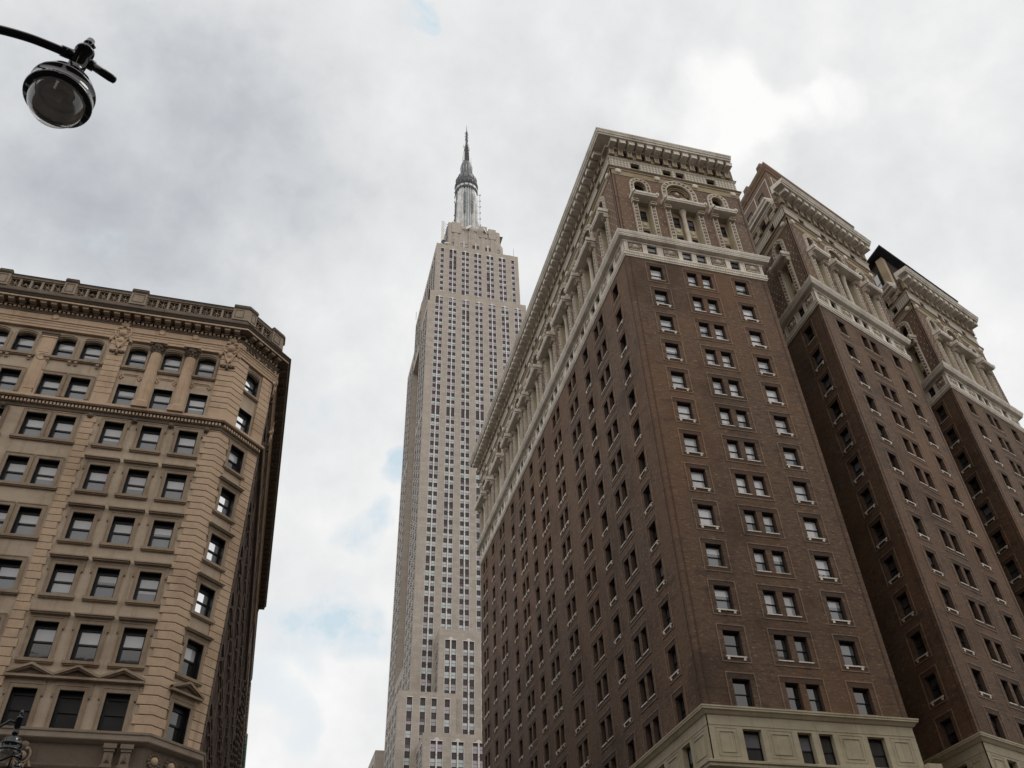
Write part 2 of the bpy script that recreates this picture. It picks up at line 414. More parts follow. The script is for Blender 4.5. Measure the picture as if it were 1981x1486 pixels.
# ---- windows: template meshes, local x along the wall, y inwards, z up
TPL = {}
def win_meshes(key, w, h, up, lo, depth=.3, fr=.07, split=.5, arch=0.0, sill=None, frame='frame_black', blind=None, guard=0):
    if key in TPL: return TPL[key]
    LF = Frame((0, 0), (1, 0), (0, -1))
    a = MB(); hw = w / 2; d = depth
    a.box(LF, -hw, -hw + fr, -d - .1, -d + .06, 0, h, frame); a.box(LF, hw - fr, hw, -d - .1, -d + .06, 0, h, frame)
    a.box(LF, -hw + fr, hw - fr, -d - .1, -d + .06, 0, fr, frame); a.box(LF, -hw + fr, hw - fr, -d - .1, -d + .06, h - fr * 2.1, h, frame)
    zm = h * split
    a.box(LF, -hw + fr, hw - fr, -d - .07, -d + .02, zm - fr * .42, zm + fr * .42, frame)
    p = MB()
    if blind is None:
        p.quad(LF, -hw + fr, hw - fr, fr, zm, -d - .06, lo); p.quad(LF, -hw + fr, hw - fr, zm, h - fr, -d - .02, up)
    else:                                               # a roller blind drawn down to part of the height
        zb = h * (1 - blind)
        for a0, a1, oo in ((fr, zm, -d - .06), (zm, h - fr, -d - .02)):
            q0 = min(max(zb, a0), a1)
            if q0 - a0 > .02: p.quad(LF, -hw + fr, hw - fr, a0, q0, oo, lo)
            if a1 - q0 > .02: p.quad(LF, -hw + fr, hw - fr, q0, a1, oo, up)
    if guard == 1:                                      # low rails across the lower sash
        for k in range(3): a.box(LF, -hw + fr, hw - fr, -d + .0, -d + .03, .16 + .13 * k, .185 + .13 * k, 'frame_black')
        for k in (-.6, 0, .6): a.box(LF, hw * k - .012, hw * k + .012, -d + .0, -d + .03, fr, .44, 'frame_black')
    if guard == 2:                                      # an air conditioner in the lower sash
        a.box(LF, -.32, .32, -d - .05, -d + .28, fr, fr + .42, 'dish_white'); a.box(LF, -.27, .27, -d + .28, -d + .285, fr + .06, fr + .36, 'tower_spandrel')
    ma = a.build('window', None); mesh_a = ma.data; bpy.data.objects.remove(ma)
    mp = p.build('pane', None); mesh_p = mp.data; bpy.data.objects.remove(mp)
    mesh_s = None
    if sill:
        q = MB(); sw, sz, so_, blocks, sm = sill
        q.box(LF, -hw - sw, hw + sw, -d + .06, so_, -sz, 0, sm)
        if blocks:
            for x in (-hw + .06, hw - .06): q.box(LF, x - .085, x + .085, 0, so_ - .01, -sz - .2, -sz, sm)
        ms = q.build('sill', None); mesh_s = ms.data; bpy.data.objects.remove(ms)
    TPL[key] = (mesh_a, mesh_p, mesh_s)
    return TPL[key]

class WinSet:
    """collects the windows of one building; the 100 that show largest become parts, the rest one mesh"""
    def __init__(s): s.w = []
    def add(s, F, uc, z, key, w, h, o=0.0): s.w.append((F, uc, z, key, w, h, o))
    def area(s, t):
        F, uc, z, key, w, h, o = t
        q = [project(F.p(uc + a * w / 2, o - .1, z + b * h)) for a, b in ((-1, 0), (1, 0), (1, 1), (-1, 1))]
        if any(x is None for x in q): return 0
        cx = sum(x[0] for x in q) / 4; cy = sum(x[1] for x in q) / 4
        if not (-15 < cx < 1996 and -15 < cy < 1501): return 0
        c = Vector(F.p(uc, o, z)) - CAM
        if c.x * F.n.x + c.y * F.n.y > 0: return 0
        return abs(sum(q[i][0] * q[(i + 1) % 4][1] - q[(i + 1) % 4][0] * q[i][1] for i in range(4))) / 2
    def build(s, E, most=100, name='window'):
        L = sorted(s.w, key=lambda t: -s.area(t))
        big_ = [t for t in L[:most] if s.area(t) > 0]; rest = L[len(big_):]
        for F, uc, z, key, w, h, o in big_:
            ma, mp, ms = TPL[key]
            ob = bpy.data.objects.new(name, ma); COL.objects.link(ob); ob.parent = E
            ob.location = Vector(F.p(uc, o, z)) - E.location; ob.rotation_euler = (0, 0, F.angle())
            for nm, me in (('pane', mp), ('sill', ms)):
                if me: c = bpy.data.objects.new(nm, me); COL.objects.link(c); c.parent = ob
        if rest:
            a = MB()
            for F, uc, z, key, w, h, o in rest:
                R = Matrix.Translation(F.p(uc, o, z)) @ Matrix.Rotation(F.angle(), 4, 'Z')
                for me in TPL[key]:
                    if not me: continue
                    for pl in me.polygons:
                        a.face([tuple(R @ me.vertices[i].co) for i in pl.vertices], me.materials[pl.material_index].name)
            ob = a.build(name, E); ob['kind'] = 'stuff'

# ------------------------------------------------------------------ ground
gm = MB()
gm.poly([(-900, -900), (900, -900), (900, 1500), (-900, 1500)], 0, 'asphalt')
o = gm.build('ground'); o['kind'] = 'structure'
gm = MB()
for x0, x1, y0, y1 in ((-400, -9.0, 47.5, 53), (22.8, 27.3, 48, 300), (27.3, 400, 48, 52.2), (-9.0, 1.0, 47.5, 56), (-3.4, 1.0, 56, 300)):
    gm.box(Frame((0, 0), (1, 0), (0, 1)), x0, x1, y0, y1, .004, .15, 'concrete', 'd')
o = gm.build('pavement'); o['kind'] = 'structure'

# ================================================================== BROWN BRICK HOTEL
HX, HY, HL = 27.88, 53.0, 15.75                        # near corner, length of the near wing's front
E_H = thing('brick_hotel', 'brown brick hotel with three tall wings, white terracotta arcade and heavy bracketed cornice', 'hotel', (HX, HY, 0))
WH = WinSet()
TOPS = [67.65 - 3.561 * k for k in range(13)]
WZ = 1.93
rnd = random.Random(3)
SG = (.12, .10, .10, True, 'terracotta_white'); SP = (.07, .09, .06, False, 'terracotta_white'); SN = (.10, .10, .05, False, 'hotel_cream')
FRW = 1.37; PW = 1.09; PC = .81
for tag_, up, lo in (('w', 'pane_white', 'pane_white'), ('s', 'pane_shade', 'pane_shade'), ('c', 'pane_shade', 'pane_clear'), ('d', 'pane_dim', 'pane_dim'), ('k', 'pane_black', 'pane_black'), ('m', 'pane_clear', 'pane_dim')):
    for b_, sl_ in ((1, SG), (0, SP), (2, SN)):
        win_meshes(('hs', tag_, b_), FRW, WZ, up, lo, .42, .07, .5, sill=sl_)
        win_meshes(('hp', tag_, b_), PW, WZ, up, lo, .42, .07, .5, sill=sl_)
    if tag_ in 'wsd':
        for q_, bl_, gd_ in (('1', .35, 0), ('2', .72, 0), ('3', .5, 1), ('4', .62, 2), ('5', .86, 1)):
            for b_, sl_ in ((1, SG), (0, SP), (2, SN)):
                win_meshes(('hs', tag_ + q_, b_), FRW, WZ, up, 'pane_clear' if tag_ != 'd' else 'pane_black', .42, .07, .5, sill=sl_, blind=bl_, guard=gd_)
                win_meshes(('hp', tag_ + q_, b_), PW, WZ, up, 'pane_clear' if tag_ != 'd' else 'pane_black', .42, .07, .5, sill=sl_, blind=bl_, guard=gd_)
    win_meshes(('hb', tag_), 1.08, 1.36, up, lo, .3, .05, .5)
    win_meshes(('hl', tag_), 1.08, 1.0, up, lo, .4, .05, .5)
    win_meshes(('hc', tag_), FRW, 2.0, up, lo, .45, .06, .48)
    win_meshes(('hcp', tag_), PW, 2.0, up, lo, .45, .06, .48)
    win_meshes(('ha', tag_), 1.02, 1.8, up, lo, .12, .05, .5)

wallm = MB(); basem = MB(); friezem = MB(); latm = MB(); brk = MB()
PARTS = {}                                              # repeated ornaments, one object each
def part(nm, mb, parent=None):
    return mb.build(nm, parent or E_H)

def ornament(F, uc, zc, w, h, o, mb, mat='terracotta_pale'):
    """a scrolled relief: two volutes and a central cup"""
    for sx in (-1, 1):
        for (rx, rr, th) in ((.27, .20, .05), (.27, .08, .07)):
            pts = [F.p(uc + sx * (w * rx) + math.cos(a) * rr * w * .75, o + .04, zc - h * .02 + math.sin(a) * rr * h * 1.25) for a in [k * math.pi / 5 for k in range(10)]]
            mb.tube(pts, th * .8, mat, 5)
    mb.lathe(F.p(uc, o, zc), [(0, .16), (.16 * w, .12), (.20 * w, 0)], mat, 8, axis=(F.n.x, F.n.y, 0))
    mb.box(F, uc - w * .42, uc + w * .42, o, o + .07, zc - h * .42, zc - h * .33, mat)

def studs(F, u0, u1, z0, z1, avoid, o):
    r = 0; z = z0 + .35
    while z < z1 - .2:
        u = u0 + .42 + (.38 if r % 2 else 0)
        while u < u1 - .25:
            if not any(a < u < b_ for a, b_ in avoid):
                c = .075
                tip = F.p(u, o + .11, z)
                q = [F.p(u - c, o, z - c), F.p(u + c, o, z - c), F.p(u + c, o, z + c), F.p(u - c, o, z + c)]
                for i in range(4): wallm.face([q[i], q[(i + 1) % 4], tip], 'terracotta_pale')
            u += .76
        z += .62; r += 1

def arch_fill(mb, F, uc, r, zs, top, o, mat, depth, rmat, seg=14):
    """turns the square head of an opening (uc +- r, up to top) into a round arch springing at zs"""
    pts = [(uc + r * math.cos(math.pi * i / seg), zs + r * math.sin(math.pi * i / seg)) for i in range(seg + 1)]
    for i in range(seg):
        (a, b_), (c, d) = pts[i], pts[i + 1]
        mb.face([F.p(a, o, b_), F.p(a, o, top), F.p(c, o, top), F.p(c, o, d)], mat, [(a, b_), (a, top), (c, top), (c, d)])
        mb.face([F.p(a, o, b_), F.p(c, o, d), F.p(c, o - depth, d), F.p(a, o - depth, b_)], rmat, [(i * .2, 0), (i * .2 + .2, 0), (i * .2 + .2, depth), (i * .2, depth)])

def arcade_bay(F, kind, uc, o):
    """one bay of the upper arcade: ledge on piers, tall windows below it, round arch above"""
    dbl = kind == 'p'
    ri, ro, hl, pp = (1.48, 2.13, 2.5, 1.95) if dbl else (.70, 1.24, 1.5, 1.03)
    zs = 80.95
    # ledge
    L = MB()
    L.sweep([F.p(uc - hl + .12, 0, 0)[:2], F.p(uc + hl - .12, 0, 0)[:2]] if F.mir else [F.p(uc + hl - .12, 0, 0)[:2], F.p(uc - hl + .12, 0, 0)[:2]],
            [(o, 78.0), (1.08, 78.03), (1.10, 78.16), (1.18, 78.24), (1.18, 78.52), (1.12, 78.6), (o, 78.62)], 'terracotta_white')
    for sx in (-1, 1): L.box(F, uc + sx * (hl - .12) - .14, uc + sx * (hl - .12) + .14, o, 1.18, 78.24, 78.74, 'terracotta_white')
    part('balcony_ledge', L)
    # piers with bosses
    for sx in (-1, 1):
        q = MB(); a = uc + sx * pp
        q.box(F, a - .28, a + .28, o, o + .16, 71.7, 77.45, 'terracotta_pale')
        q.box(F, a - .28, a - .19, o + .16, o + .26, 71.7, 77.4, 'terracotta_pale'); q.box(F, a + .19, a + .28, o + .16, o + .26, 71.7, 77.4, 'terracotta_pale')
        q.box(F, a - .19, a + .19, o + .16, o + .175, 71.7, 77.4, 'terracotta_brown')
        z = 72.1
        while z < 77.2:
            q.lathe(F.p(a, o + .16, z), [(.175, 0), (.15, .12), (0, .2)], 'terracotta_pale', 8, axis=(F.n.x, F.n.y, 0)); z += .52
        q.box(F, a - .36, a + .36, o, o + .52, 77.45, 78.0, 'terracotta_pale'); q.box(F, a - .30, a + .30, o, o + .62, 77.62, 77.9, 'terracotta_tan')
        part('pier', q)
    # windows in the recess
    for a in ((-.82, .82) if dbl else (0,)):
        WH.add(F, uc + a, 75.45, ('ha', rnd.choice('kddm')), 1.02, 1.8, o - .55)
        WH.add(F, uc + a, 72.2, ('ha', rnd.choice('kddmc')), 1.02, 1.8, o - .55)
        sh = MB(); sh.lathe(F.p(uc + a, o - .5, 74.75), [(.30, 0), (.26, .1), (0, .16)], 'terracotta_pale', 8, axis=(F.n.x, F.n.y, 0))
        sh.box(F, uc + a - .45, uc + a + .45, o - .56, o - .46, 74.15, 75.3, 'hotel_cream')
        part('spandrel_panel', sh)
    if dbl:
        c = MB(); b_ = F.p(uc, o - .12, 0)[:2]
        c.lathe((*b_, 0), [(.34, 71.7), (.34, 72.0), (.27, 72.1), (.235, 76.9), (.28, 77.0), (.24, 77.05), (.36, 77.6), (.40, 77.75), (.40, 78.0)], 'terracotta_pale', 14)
        part('column', c)
    # arch surround with bosses
    A = MB(); seg = 20
    for r0, r1, p0, p1, mt_ in ((ri, ri + .16, o, o + .16, 'terracotta_pale'), (ri + .16, ro - .14, o, o + .06, 'terracotta_brown'), (ro - .14, ro, o, o + .18, 'terracotta_pale')):
        def ring(i):
            a = math.pi * i / seg
            return [(uc + r * math.cos(a), pz, zs + r * math.sin(a)) for r, pz in ((r0, p0), (r0, p1), (r1, p1), (r1, p0))]
        for i in range(seg):
            x, y = ring(i), ring(i + 1)
            for j in range(3): A.face([F.p(*x[j]), F.p(*y[j]), F.p(*y[j + 1]), F.p(*x[j + 1])], mt_)
        for sx in (-1, 1):
            lo, hi = sorted((uc + sx * r0, uc + sx * r1)); A.box(F, lo, hi, p0, p1, 78.7, zs, mt_)
    nb = 11 if dbl else 7; rm_ = (ri + ro) / 2
    for i in range(nb):
        a = math.pi * i / (nb - 1)
        A.lathe(F.p(uc + rm_ * math.cos(a), o + .05, zs + rm_ * math.sin(a)), [(.19, 0), (.16, .13), (0, .2)], 'terracotta_pale', 8, axis=(F.n.x, F.n.y, 0))
    for sx in (-1, 1):
        z = zs - .6
        while z > 78.9:
            A.lathe(F.p(uc + sx * rm_, o + .05, z), [(.19, 0), (.16, .13), (0, .2)], 'terracotta_pale', 8, axis=(F.n.x, F.n.y, 0)); z -= .6
    # what fills the arch
    if dbl:
        for sx in (-1, 1):
            r2 = .58
            for i in range(10):
                a0, a1 = math.pi * i / 10, math.pi * (i + 1) / 10
                q = [(uc + sx * .74 + rr * math.cos(a), zs - .75 + rr * math.sin(a)) for a in (a0, a1) for rr in (r2, r2 + .15)]
                A.face([F.p(q[0][0], o - .34, q[0][1]), F.p(q[1][0], o - .34, q[1][1]), F.p(q[3][0], o - .34, q[3][1]), F.p(q[2][0], o - .34, q[2][1])], 'terracotta_pale')
            A.lathe(F.p(uc + sx * .74, o - .39, zs - .75), [(0, .0), (r2, .0)], 'pane_clear', 14, axis=(F.n.x, F.n.y, 0), smooth=False)
            A.box(F, uc + sx * .74 - r2, uc + sx * .74 + r2, o - .42, o - .385, 78.6, zs - .75, 'pane_clear')
        A.lathe(F.p(uc, o - .42, zs + .42), [(0, .1), (.3, .14), (.48, .05), (.52, 0)], 'terracotta_brown', 12, axis=(F.n.x, F.n.y, 0))
        A.lathe(F.p(uc, o - .34, zs + .42), [(0, .14), (.24, .06), (.27, 0)], 'terracotta_pale', 8, axis=(F.n.x, F.n.y, 0))
        for k, rr in enumerate((1.28, 1.08)):
            pts = [F.p(uc + rr * math.cos(math.pi * i / 14), o - .2 - .1 * k, zs + rr * math.sin(math.pi * i / 14)) for i in range(15)]
            A.tube(pts, .07, 'terracotta_tan', 5)
    else:
        A.lathe(F.p(uc - .03, o - .4, 79.2), [(0, .5), (.14, .4), (.2, 0)], 'terracotta_pale', 8, axis=(F.n.x, F.n.y, 0))
    part('arch_surround', A)

def tile_gap(u0, u1, w, pitch):
    nn = max(1, int((u1 - u0) / pitch)); st = (u1 - u0) / nn
    return [(u0 + st * (i + .5) - min(w, st - .3) / 2, u0 + st * (i + .5) + min(w, st - .3) / 2) for i in range(nn)]

def hotel_facade(F, length, cols, bright, sides='', rows=13, low_dark=2, endcaps=True):
    """cols: ('s'|'p', centre). bright: pane tags for the ordinary storeys"""
    ops = []
    for k, c in cols:
        ops += [(k, c - PC), (k, c + PC)] if k == 'p' else [(k, c)]
    holes = []
    for r, zt in enumerate(TOPS[:rows]):
        for k, c in ops:
            w = PW if k == 'p' else FRW
            holes.append((c - w / 2, c + w / 2, zt - WZ, zt))
            tg = rnd.choice('ddkm' if r >= 13 - low_dark else bright)  # lowest rows get dark panes, standing in for reflected buildings opposite
            if tg in 'wsd' and rnd.random() < (.30 if r < 7 else .55): tg += rnd.choice('112233545' if r > 6 else '1122')
            plain = r == 0 or (r == 9 and rnd.random() < .6) or r == 12
            kind = ('hs', tg, 2 if plain else 1) if k == 's' else ('hp', tg, 2 if plain else (1 if F.mir is False and c > 20 else 0))
            WH.add(F, c, zt - WZ, kind, w, WZ)
        for k, c in cols:                                # brick frame round each window or pair
            hw = FRW / 2 if k == 's' else PC + PW / 2
            a0, a1, z0, z1 = c - hw - .47, c + hw + .47, zt - WZ - .47, zt + .47
            for q in ((a0, a1, z1 - .09, z1), (a0, a1, z0, z0 + .09), (a0, a0 + .09, z0 + .09, z1 - .09), (a1 - .09, a1, z0 + .09, z1 - .09)):
                wallm.box(F, q[0], q[1], 0, .045, q[2], q[3], 'hotel_brick_edge', 'b')
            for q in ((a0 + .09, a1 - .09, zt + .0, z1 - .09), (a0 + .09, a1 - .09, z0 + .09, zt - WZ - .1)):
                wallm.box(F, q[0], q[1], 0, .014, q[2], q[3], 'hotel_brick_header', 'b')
    wallm.wall(F, 0, length, 22.8, 68.75, holes, 'hotel_brick', .42, 'hotel_brick_header')  # reveals in the darker brick, their shade put into the colour
    for e, sg in ((0, 1), (length, -1)):                  # a recessed joint beside each corner
        if endcaps: wallm.box(F, e + sg * .42 - .06, e + sg * .42 + .06, 0, .03, 22.8, 68.5, 'hotel_brick_header', 'b')
    # stone base
    bh = []; base_gaps = [0.0]
    for k, c in ops:
        w = PW if k == 'p' else FRW
        bh.append((c - w / 2, c + w / 2, 19.35, 21.45)); WH.add(F, c, 19.4, ('hcp' if k == 'p' else 'hc', rnd.choice('mdmd')), w, 2.0, .06)
    basem.wall(F, 0, length, 0.15, 22.8, bh, 'hotel_cream', .45, o=.06)
    ed = [0.0]
    for k, c in cols:
        hw = FRW / 2 if k == 's' else PC + PW / 2
        ed += [c - hw, c + hw]
    ed.append(length)
    for i in range(0, len(ed), 2):
        a, b_ = ed[i] + .28, ed[i + 1] - .28
        if b_ - a > .9:
            for x0, x1 in tile_gap(a, b_, 2.1, 3.2):
                for ins, oo in ((0, .085), (.24, .11)):
                    for q in ((x0 + ins, x1 - ins, 21.43 - ins, 21.47 - ins), (x0 + ins, x1 - ins, 19.63 + ins, 19.67 + ins), (x0 + ins, x0 + ins + .04, 19.67 + ins, 21.43 - ins), (x1 - ins - .04, x1 - ins, 19.67 + ins, 21.43 - ins)):
                        basem.box(F, q[0], q[1], .06, oo, q[2], q[3], 'hotel_cream', 'b')
    basem.box(F, 0, length, .06, .09, 21.62, 21.67, 'hotel_cream', 'b')
    # frieze storey under the arcade
    fh = [(c - .54, c + .54, 69.5, 70.88) for k, c in ops]
    friezem.wall(F, 0, length, 68.75, 71.05, fh, 'terracotta_white', .3, o=.03)
    for k, c in ops: WH.add(F, c, 69.51, ('hb', rnd.choice('mddk' if 's' not in bright else 'mmdc')), 1.08, 1.36, .03)
    for i in range(0, len(ed), 2):
        a, b_ = ed[i] + .26, ed[i + 1] - .26
        if b_ - a > 1.0:
            for x0, x1 in tile_gap(a, b_, 1.75, 2.2):
                friezem.box(F, x0, x1, .03, .045, 69.48, 70.95, 'terracotta_brown', 'b')
                for q in ((x0 - .1, x1 + .1, 70.95, 71.04), (x0 - .1, x1 + .1, 69.4, 69.48), (x0 - .1, x0, 69.48, 70.95), (x1, x1 + .1, 69.48, 70.95)):
                    friezem.box(F, q[0], q[1], .03, .1, q[2], q[3], 'terracotta_white', 'b')
                ornament(F, (x0 + x1) / 2, 70.2, x1 - x0, 1.45, .045, friezem)
    # arcade storeys
    up = []; av = []
    for k, c in cols:
        ri, ro, pp = (1.48, 2.13, 1.95) if k == 'p' else (.70, 1.24, 1.03)
        ww = pp - .3
        up += [(c - ww, c + ww, 71.75, 78.0, .6), (c - ri, c + ri, 78.6, 80.95 + ri, .45)]
        av.append((c - max(ro, pp + .3) - .12, c + max(ro, pp + .3) + .12))
    wallm.wall(F, 0, length, 71.05, 82.35, up, 'hotel_brick_upper', .5, 'hotel_cream', o=.05)
    for k, c in cols:
        ri = 1.48 if k == 'p' else .70
        arch_fill(wallm, F, c, ri, 80.95, 80.95 + ri, .05, 'hotel_brick_upper', .45, 'terracotta_tan')
        pp = (1.95 if k == 'p' else 1.03) - .3
        wops = [(c + q - .51, c + q + .51, z, z + 1.8) for q in ((-.82, .82) if k == 'p' else (0,)) for z in (72.2, 75.45)]
        wallm.wall(F, c - pp, c + pp, 71.75, 78.0, wops, 'terracotta_tan', .2, 'hotel_cream', o=-.5)
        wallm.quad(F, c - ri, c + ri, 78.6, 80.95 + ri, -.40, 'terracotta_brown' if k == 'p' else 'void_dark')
        arcade_bay(F, k, c, .05)
    studs(F, 0, length, 71.9, 82.2, av, .05)
    for e, sg in ((0, 1), (length, -1)):
        wallm.box(F, *sorted((e + sg * .25, e + sg * .38)), .05, .075, 71.7, 82.3, 'hotel_brick_header', 'b')
    # plain band with discs, lattice storey
    friezem.wall(F, 0, length, 82.35, 83.35, [], 'terracotta_tan', o=.10)
    gaps = [0.8] + [(cols[i][1] + cols[i + 1][1]) / 2 for i in range(len(cols) - 1)] + [length - .8]
    for u in gaps:
        d = MB(); d.lathe(F.p(u, .1, 82.95), [(.36, 0), (.36, .14), (.28, .2), (0, .22)], 'terracotta_white', 14, axis=(F.n.x, F.n.y, 0)); part('medallion', d)
    lh = [(c - .54, c + .54, 84.15, 85.15) for k, c in ops]
    latm.wall(F, 0, length, 83.35, 85.5, lh, 'terracotta_lattice', .4, 'hotel_cream', o=.06)
    for k, c in ops: WH.add(F, c, 84.15, ('hl', rnd.choice('kkkd')), 1.08, 1.0, .06)
    # bracketed frieze under the cornice: openings and carved panels between the brackets
    brk.wall(F, 0, length, 85.5, 87.6, [], 'terracotta_brown', o=.0)
    return ops

def corbel_row(F, u0, u1, pitch, cor, big=True):
    nn = max(1, round((u1 - u0) / pitch)); st = (u1 - u0) / nn
    for i in range(nn + 1):
        u = u0 + st * i
        b_ = MB()
        b_.box(F, u - .27, u + .27, 0, .36, 85.76, 86.95, 'terracotta_tan'); b_.box(F, u - .34, u + .34, 0, .44, 86.78, 86.95, 'terracotta_pale'); b_.box(F, u - .27, u - .20, .36, .42, 85.8, 86.78, 'terracotta_pale'); b_.box(F, u + .20, u + .27, .36, .42, 85.8, 86.78, 'terracotta_pale')
        b_.box(F, u - .33, u + .33, 0, .44, 85.74, 85.86, 'terracotta_tan')
        part('bracket', b_)
        if big:
            c = MB()
            c.box(F, u - .36, u + .36, .3, 1.34, 86.90, 87.5, 'terracotta_white')
            c.box(F, u - .40, u + .40, .3, 1.36, 87.38, 87.5, 'terracotta_white', 't')
            part('corbel', c, cor)
        if i < nn:
            a, e = u + .29, u + st - .29
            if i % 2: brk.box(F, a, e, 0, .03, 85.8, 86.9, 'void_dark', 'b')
            else:
                brk.box(F, a, e, 0, .06, 85.8, 86.9, 'terracotta_brown', 'b')
                for k in range(3):
                    for l in range(2):
                        brk.box(F, a + .03 + k * (e - a) / 3, a - .03 + (k + 1) * (e - a) / 3, .06, .13, 85.9 + l * .45, 86.26 + l * .45, 'terracotta_pale', 'b')

def mk(o_, d, nrm, mir):
    F = Frame(o_, d, nrm); F.mir = mir; return F

ang = rad(21.35); bd = (math.cos(ang), math.sin(ang)); bn = (math.sin(ang), -math.cos(ang))
W2 = (50.80, 54.75); WLEN = 16.75
W3 = (74.10, 63.85)
def along(o_, t): return (o_[0] + bd[0] * t, o_[1] + bd[1] * t)
F1 = mk((HX, HY), (1, 0), (0, -1), True)
FS = mk((HX, HY), (0, 1), (-1, 0), False)
F2 = mk(W2, bd, bn, True); F2s = mk(W2, (0, 1), (-1, 0), False)
F3 = mk(W3, bd, bn, True); F3s = mk(W3, (0, 1), (-1, 0), False)
W1R = mk((HX + HL, HY), (0, 1), (1, 0), True)
fc = [('s', 3.13), ('p', 7.86), ('s', 12.55)]
sc = [('s', 3.65), ('p', 8.95), ('s', 13.5), ('p', 18.42), ('p', 24.8), ('p', 31.2), ('s', 36.0), ('p', 40.8), ('s', 45.7), ('p', 51.55), ('s', 56.95), ('p', 62.0)]
w2c = [('s', 3.30), ('p', 8.25), ('s', 13.3)]
hotel_facade(F1, HL, fc, 'wwsswc')
hotel_facade(FS, 65.0, sc, 'kkdkdm', low_dark=0)
hotel_facade(F2, WLEN, w2c, 'kddmkm')
hotel_facade(F3, WLEN, w2c, 'kddmkm')
court = [('s', 2.95), ('s', 9.5), ('s', 16.0)]
hotel_facade(F2s, 22.0, court, 'dkkmd')
hotel_facade(F3s, 22.0, court, 'dkkmd')
# narrow bricked-up slots on the long side
for zt in TOPS[:12]: wallm.box(FS, 54.65, 55.15, -.0, .02, zt - 2.2, zt - .25, 'hotel_brick_header', 'b')
# court side of the near wing: plain brick with window sills sticking out
holes = [(c - FRW / 2, c + FRW / 2, zt - WZ, zt) for zt in TOPS for c in (2.95, 9.5, 16)]
wallm.wall(W1R, 0, 27, 0.15, 88.0, holes, 'hotel_brick', .42)
for zt in TOPS:
    for c in (2.95, 9.5, 16): WH.add(W1R, c, zt - WZ, ('hs', 'd', 1), FRW, WZ)
# plain rear and court walls, roofs
def plain(p0, p1, z0, z1, mat='hotel_brick'):
    L = math.hypot(p1[0] - p0[0], p1[1] - p0[1])
    wallm.face([(*p0, z0), (*p1, z0), (*p1, z1), (*p0, z1)], mat, [(0, z0), (L, z0), (L, z1), (0, z1)])
r2 = along(W2, WLEN); r3 = along(W3, WLEN)
plain((HX + HL, HY + 27), (W2[0], HY + 27), .15, 88); plain(r2, (r2[0], 86), .15, 88); plain((r2[0], 86), (W3[0], 86), .15, 88)
plain(r3, (r3[0], 118), .15, 88); plain((r3[0], 118), (HX, 118), .15, 88)
roofm = MB()
roofm.poly([(HX, HY), (HX + HL, HY), (HX + HL, HY + 27), (HX + HL, 118), (HX, 118)], 87.7, 'roof_tar')
roofm.poly([(HX + HL, HY + 27), (W2[0], HY + 27), (W2[0], 118), (HX + HL, 118)], 87.7, 'roof_tar')
roofm.poly([W2, r2, (r2[0], 118), (W2[0], 118)], 87.7, 'roof_tar')
roofm.poly([(r2[0], 86), (W3[0], 86), (W3[0], 118), (r2[0], 118)], 87.7, 'roof_tar')
roofm.poly([W3, r3, (r3[0], 118), (W3[0], 118)], 87.7, 'roof_tar')
part('roof', roofm)
# mouldings that run round the wings
P1 = [(HX, 118), (HX, HY), (HX + HL, HY)]
P1w = [(HX, 118), (HX, HY), (HX + HL, HY), (HX + HL, HY + 20)]
P2 = [(W2[0], W2[1] + 22), W2, r2, (r2[0], 80)]
P3 = [(W3[0], W3[1] + 22), W3, r3, (r3[0], 90)]
bandc = MB(); mld = MB(); basec = MB()
for P in (P1w, P2, P3):
    bandc.sweep(P, [(.0, 70.95), (.10, 71.0), (.62, 71.03), (.62, 71.16), (.68, 71.18), (.68, 71.34), (.74, 71.37), (.80, 71.52), (.84, 71.6), (.84, 71.7), (.05, 71.78)], 'terracotta_white')
    bandc.sweep(P, [(.0, 70.78), (.10, 70.80), (.16, 70.96), (.0, 70.98)], 'terracotta_white')
    friezem.sweep(P, [(.0, 68.5), (.10, 68.52), (.12, 68.66), (.2, 68.7), (.22, 68.84), (.16, 68.9), (.16, 69.08), (.21, 69.12), (.21, 69.3), (.04, 69.4)], 'terracotta_white')
    mld.sweep(P, [(.05, 83.3), (.26, 83.36), (.3, 83.45), (.36, 83.5), (.36, 83.58), (.06, 83.66)], 'terracotta_brown')
    mld.sweep(P, [(.05, 83.18), (.2, 83.2), (.24, 83.31), (.05, 83.33)], 'hotel_cream')
    mld.sweep(P, [(.0, 85.40), (.10, 85.42), (.13, 85.50), (.17, 85.53), (.17, 85.60), (.0, 85.61)], 'terracotta_pale')
    mld.sweep(P, [(.0, 85.61), (.15, 85.62), (.22, 85.68), (.22, 85.73), (.0, 85.76)], 'terracotta_brown')
    basec.sweep(P, [(.06, 22.28), (.16, 22.32), (.30, 22.5), (.42, 22.56), (.42, 22.66), (.46, 22.7), (.46, 22.8), (.0, 22.88)], 'hotel_cream')
    basec.sweep(P, [(.06, 18.5), (.35, 18.75), (.70, 18.8), (.70, 18.98), (.80, 19.02), (.80, 19.16), (.5, 19.27), (.06, 19.3)], 'hotel_cream')
# rope moulding beads on the near wing's lower band, dentil course look
for F, L_ in ((F1, HL), (FS, 30.0), (F2, WLEN), (F3, WLEN)):
    u = .1
    while u < L_:
        friezem.box(F, u, u + .12, .16, .19, 68.92, 69.06, 'hotel_cream', 'b'); u += .26
part('band_cornice', bandc); part('moulding', mld); part('base_cornice', basec)
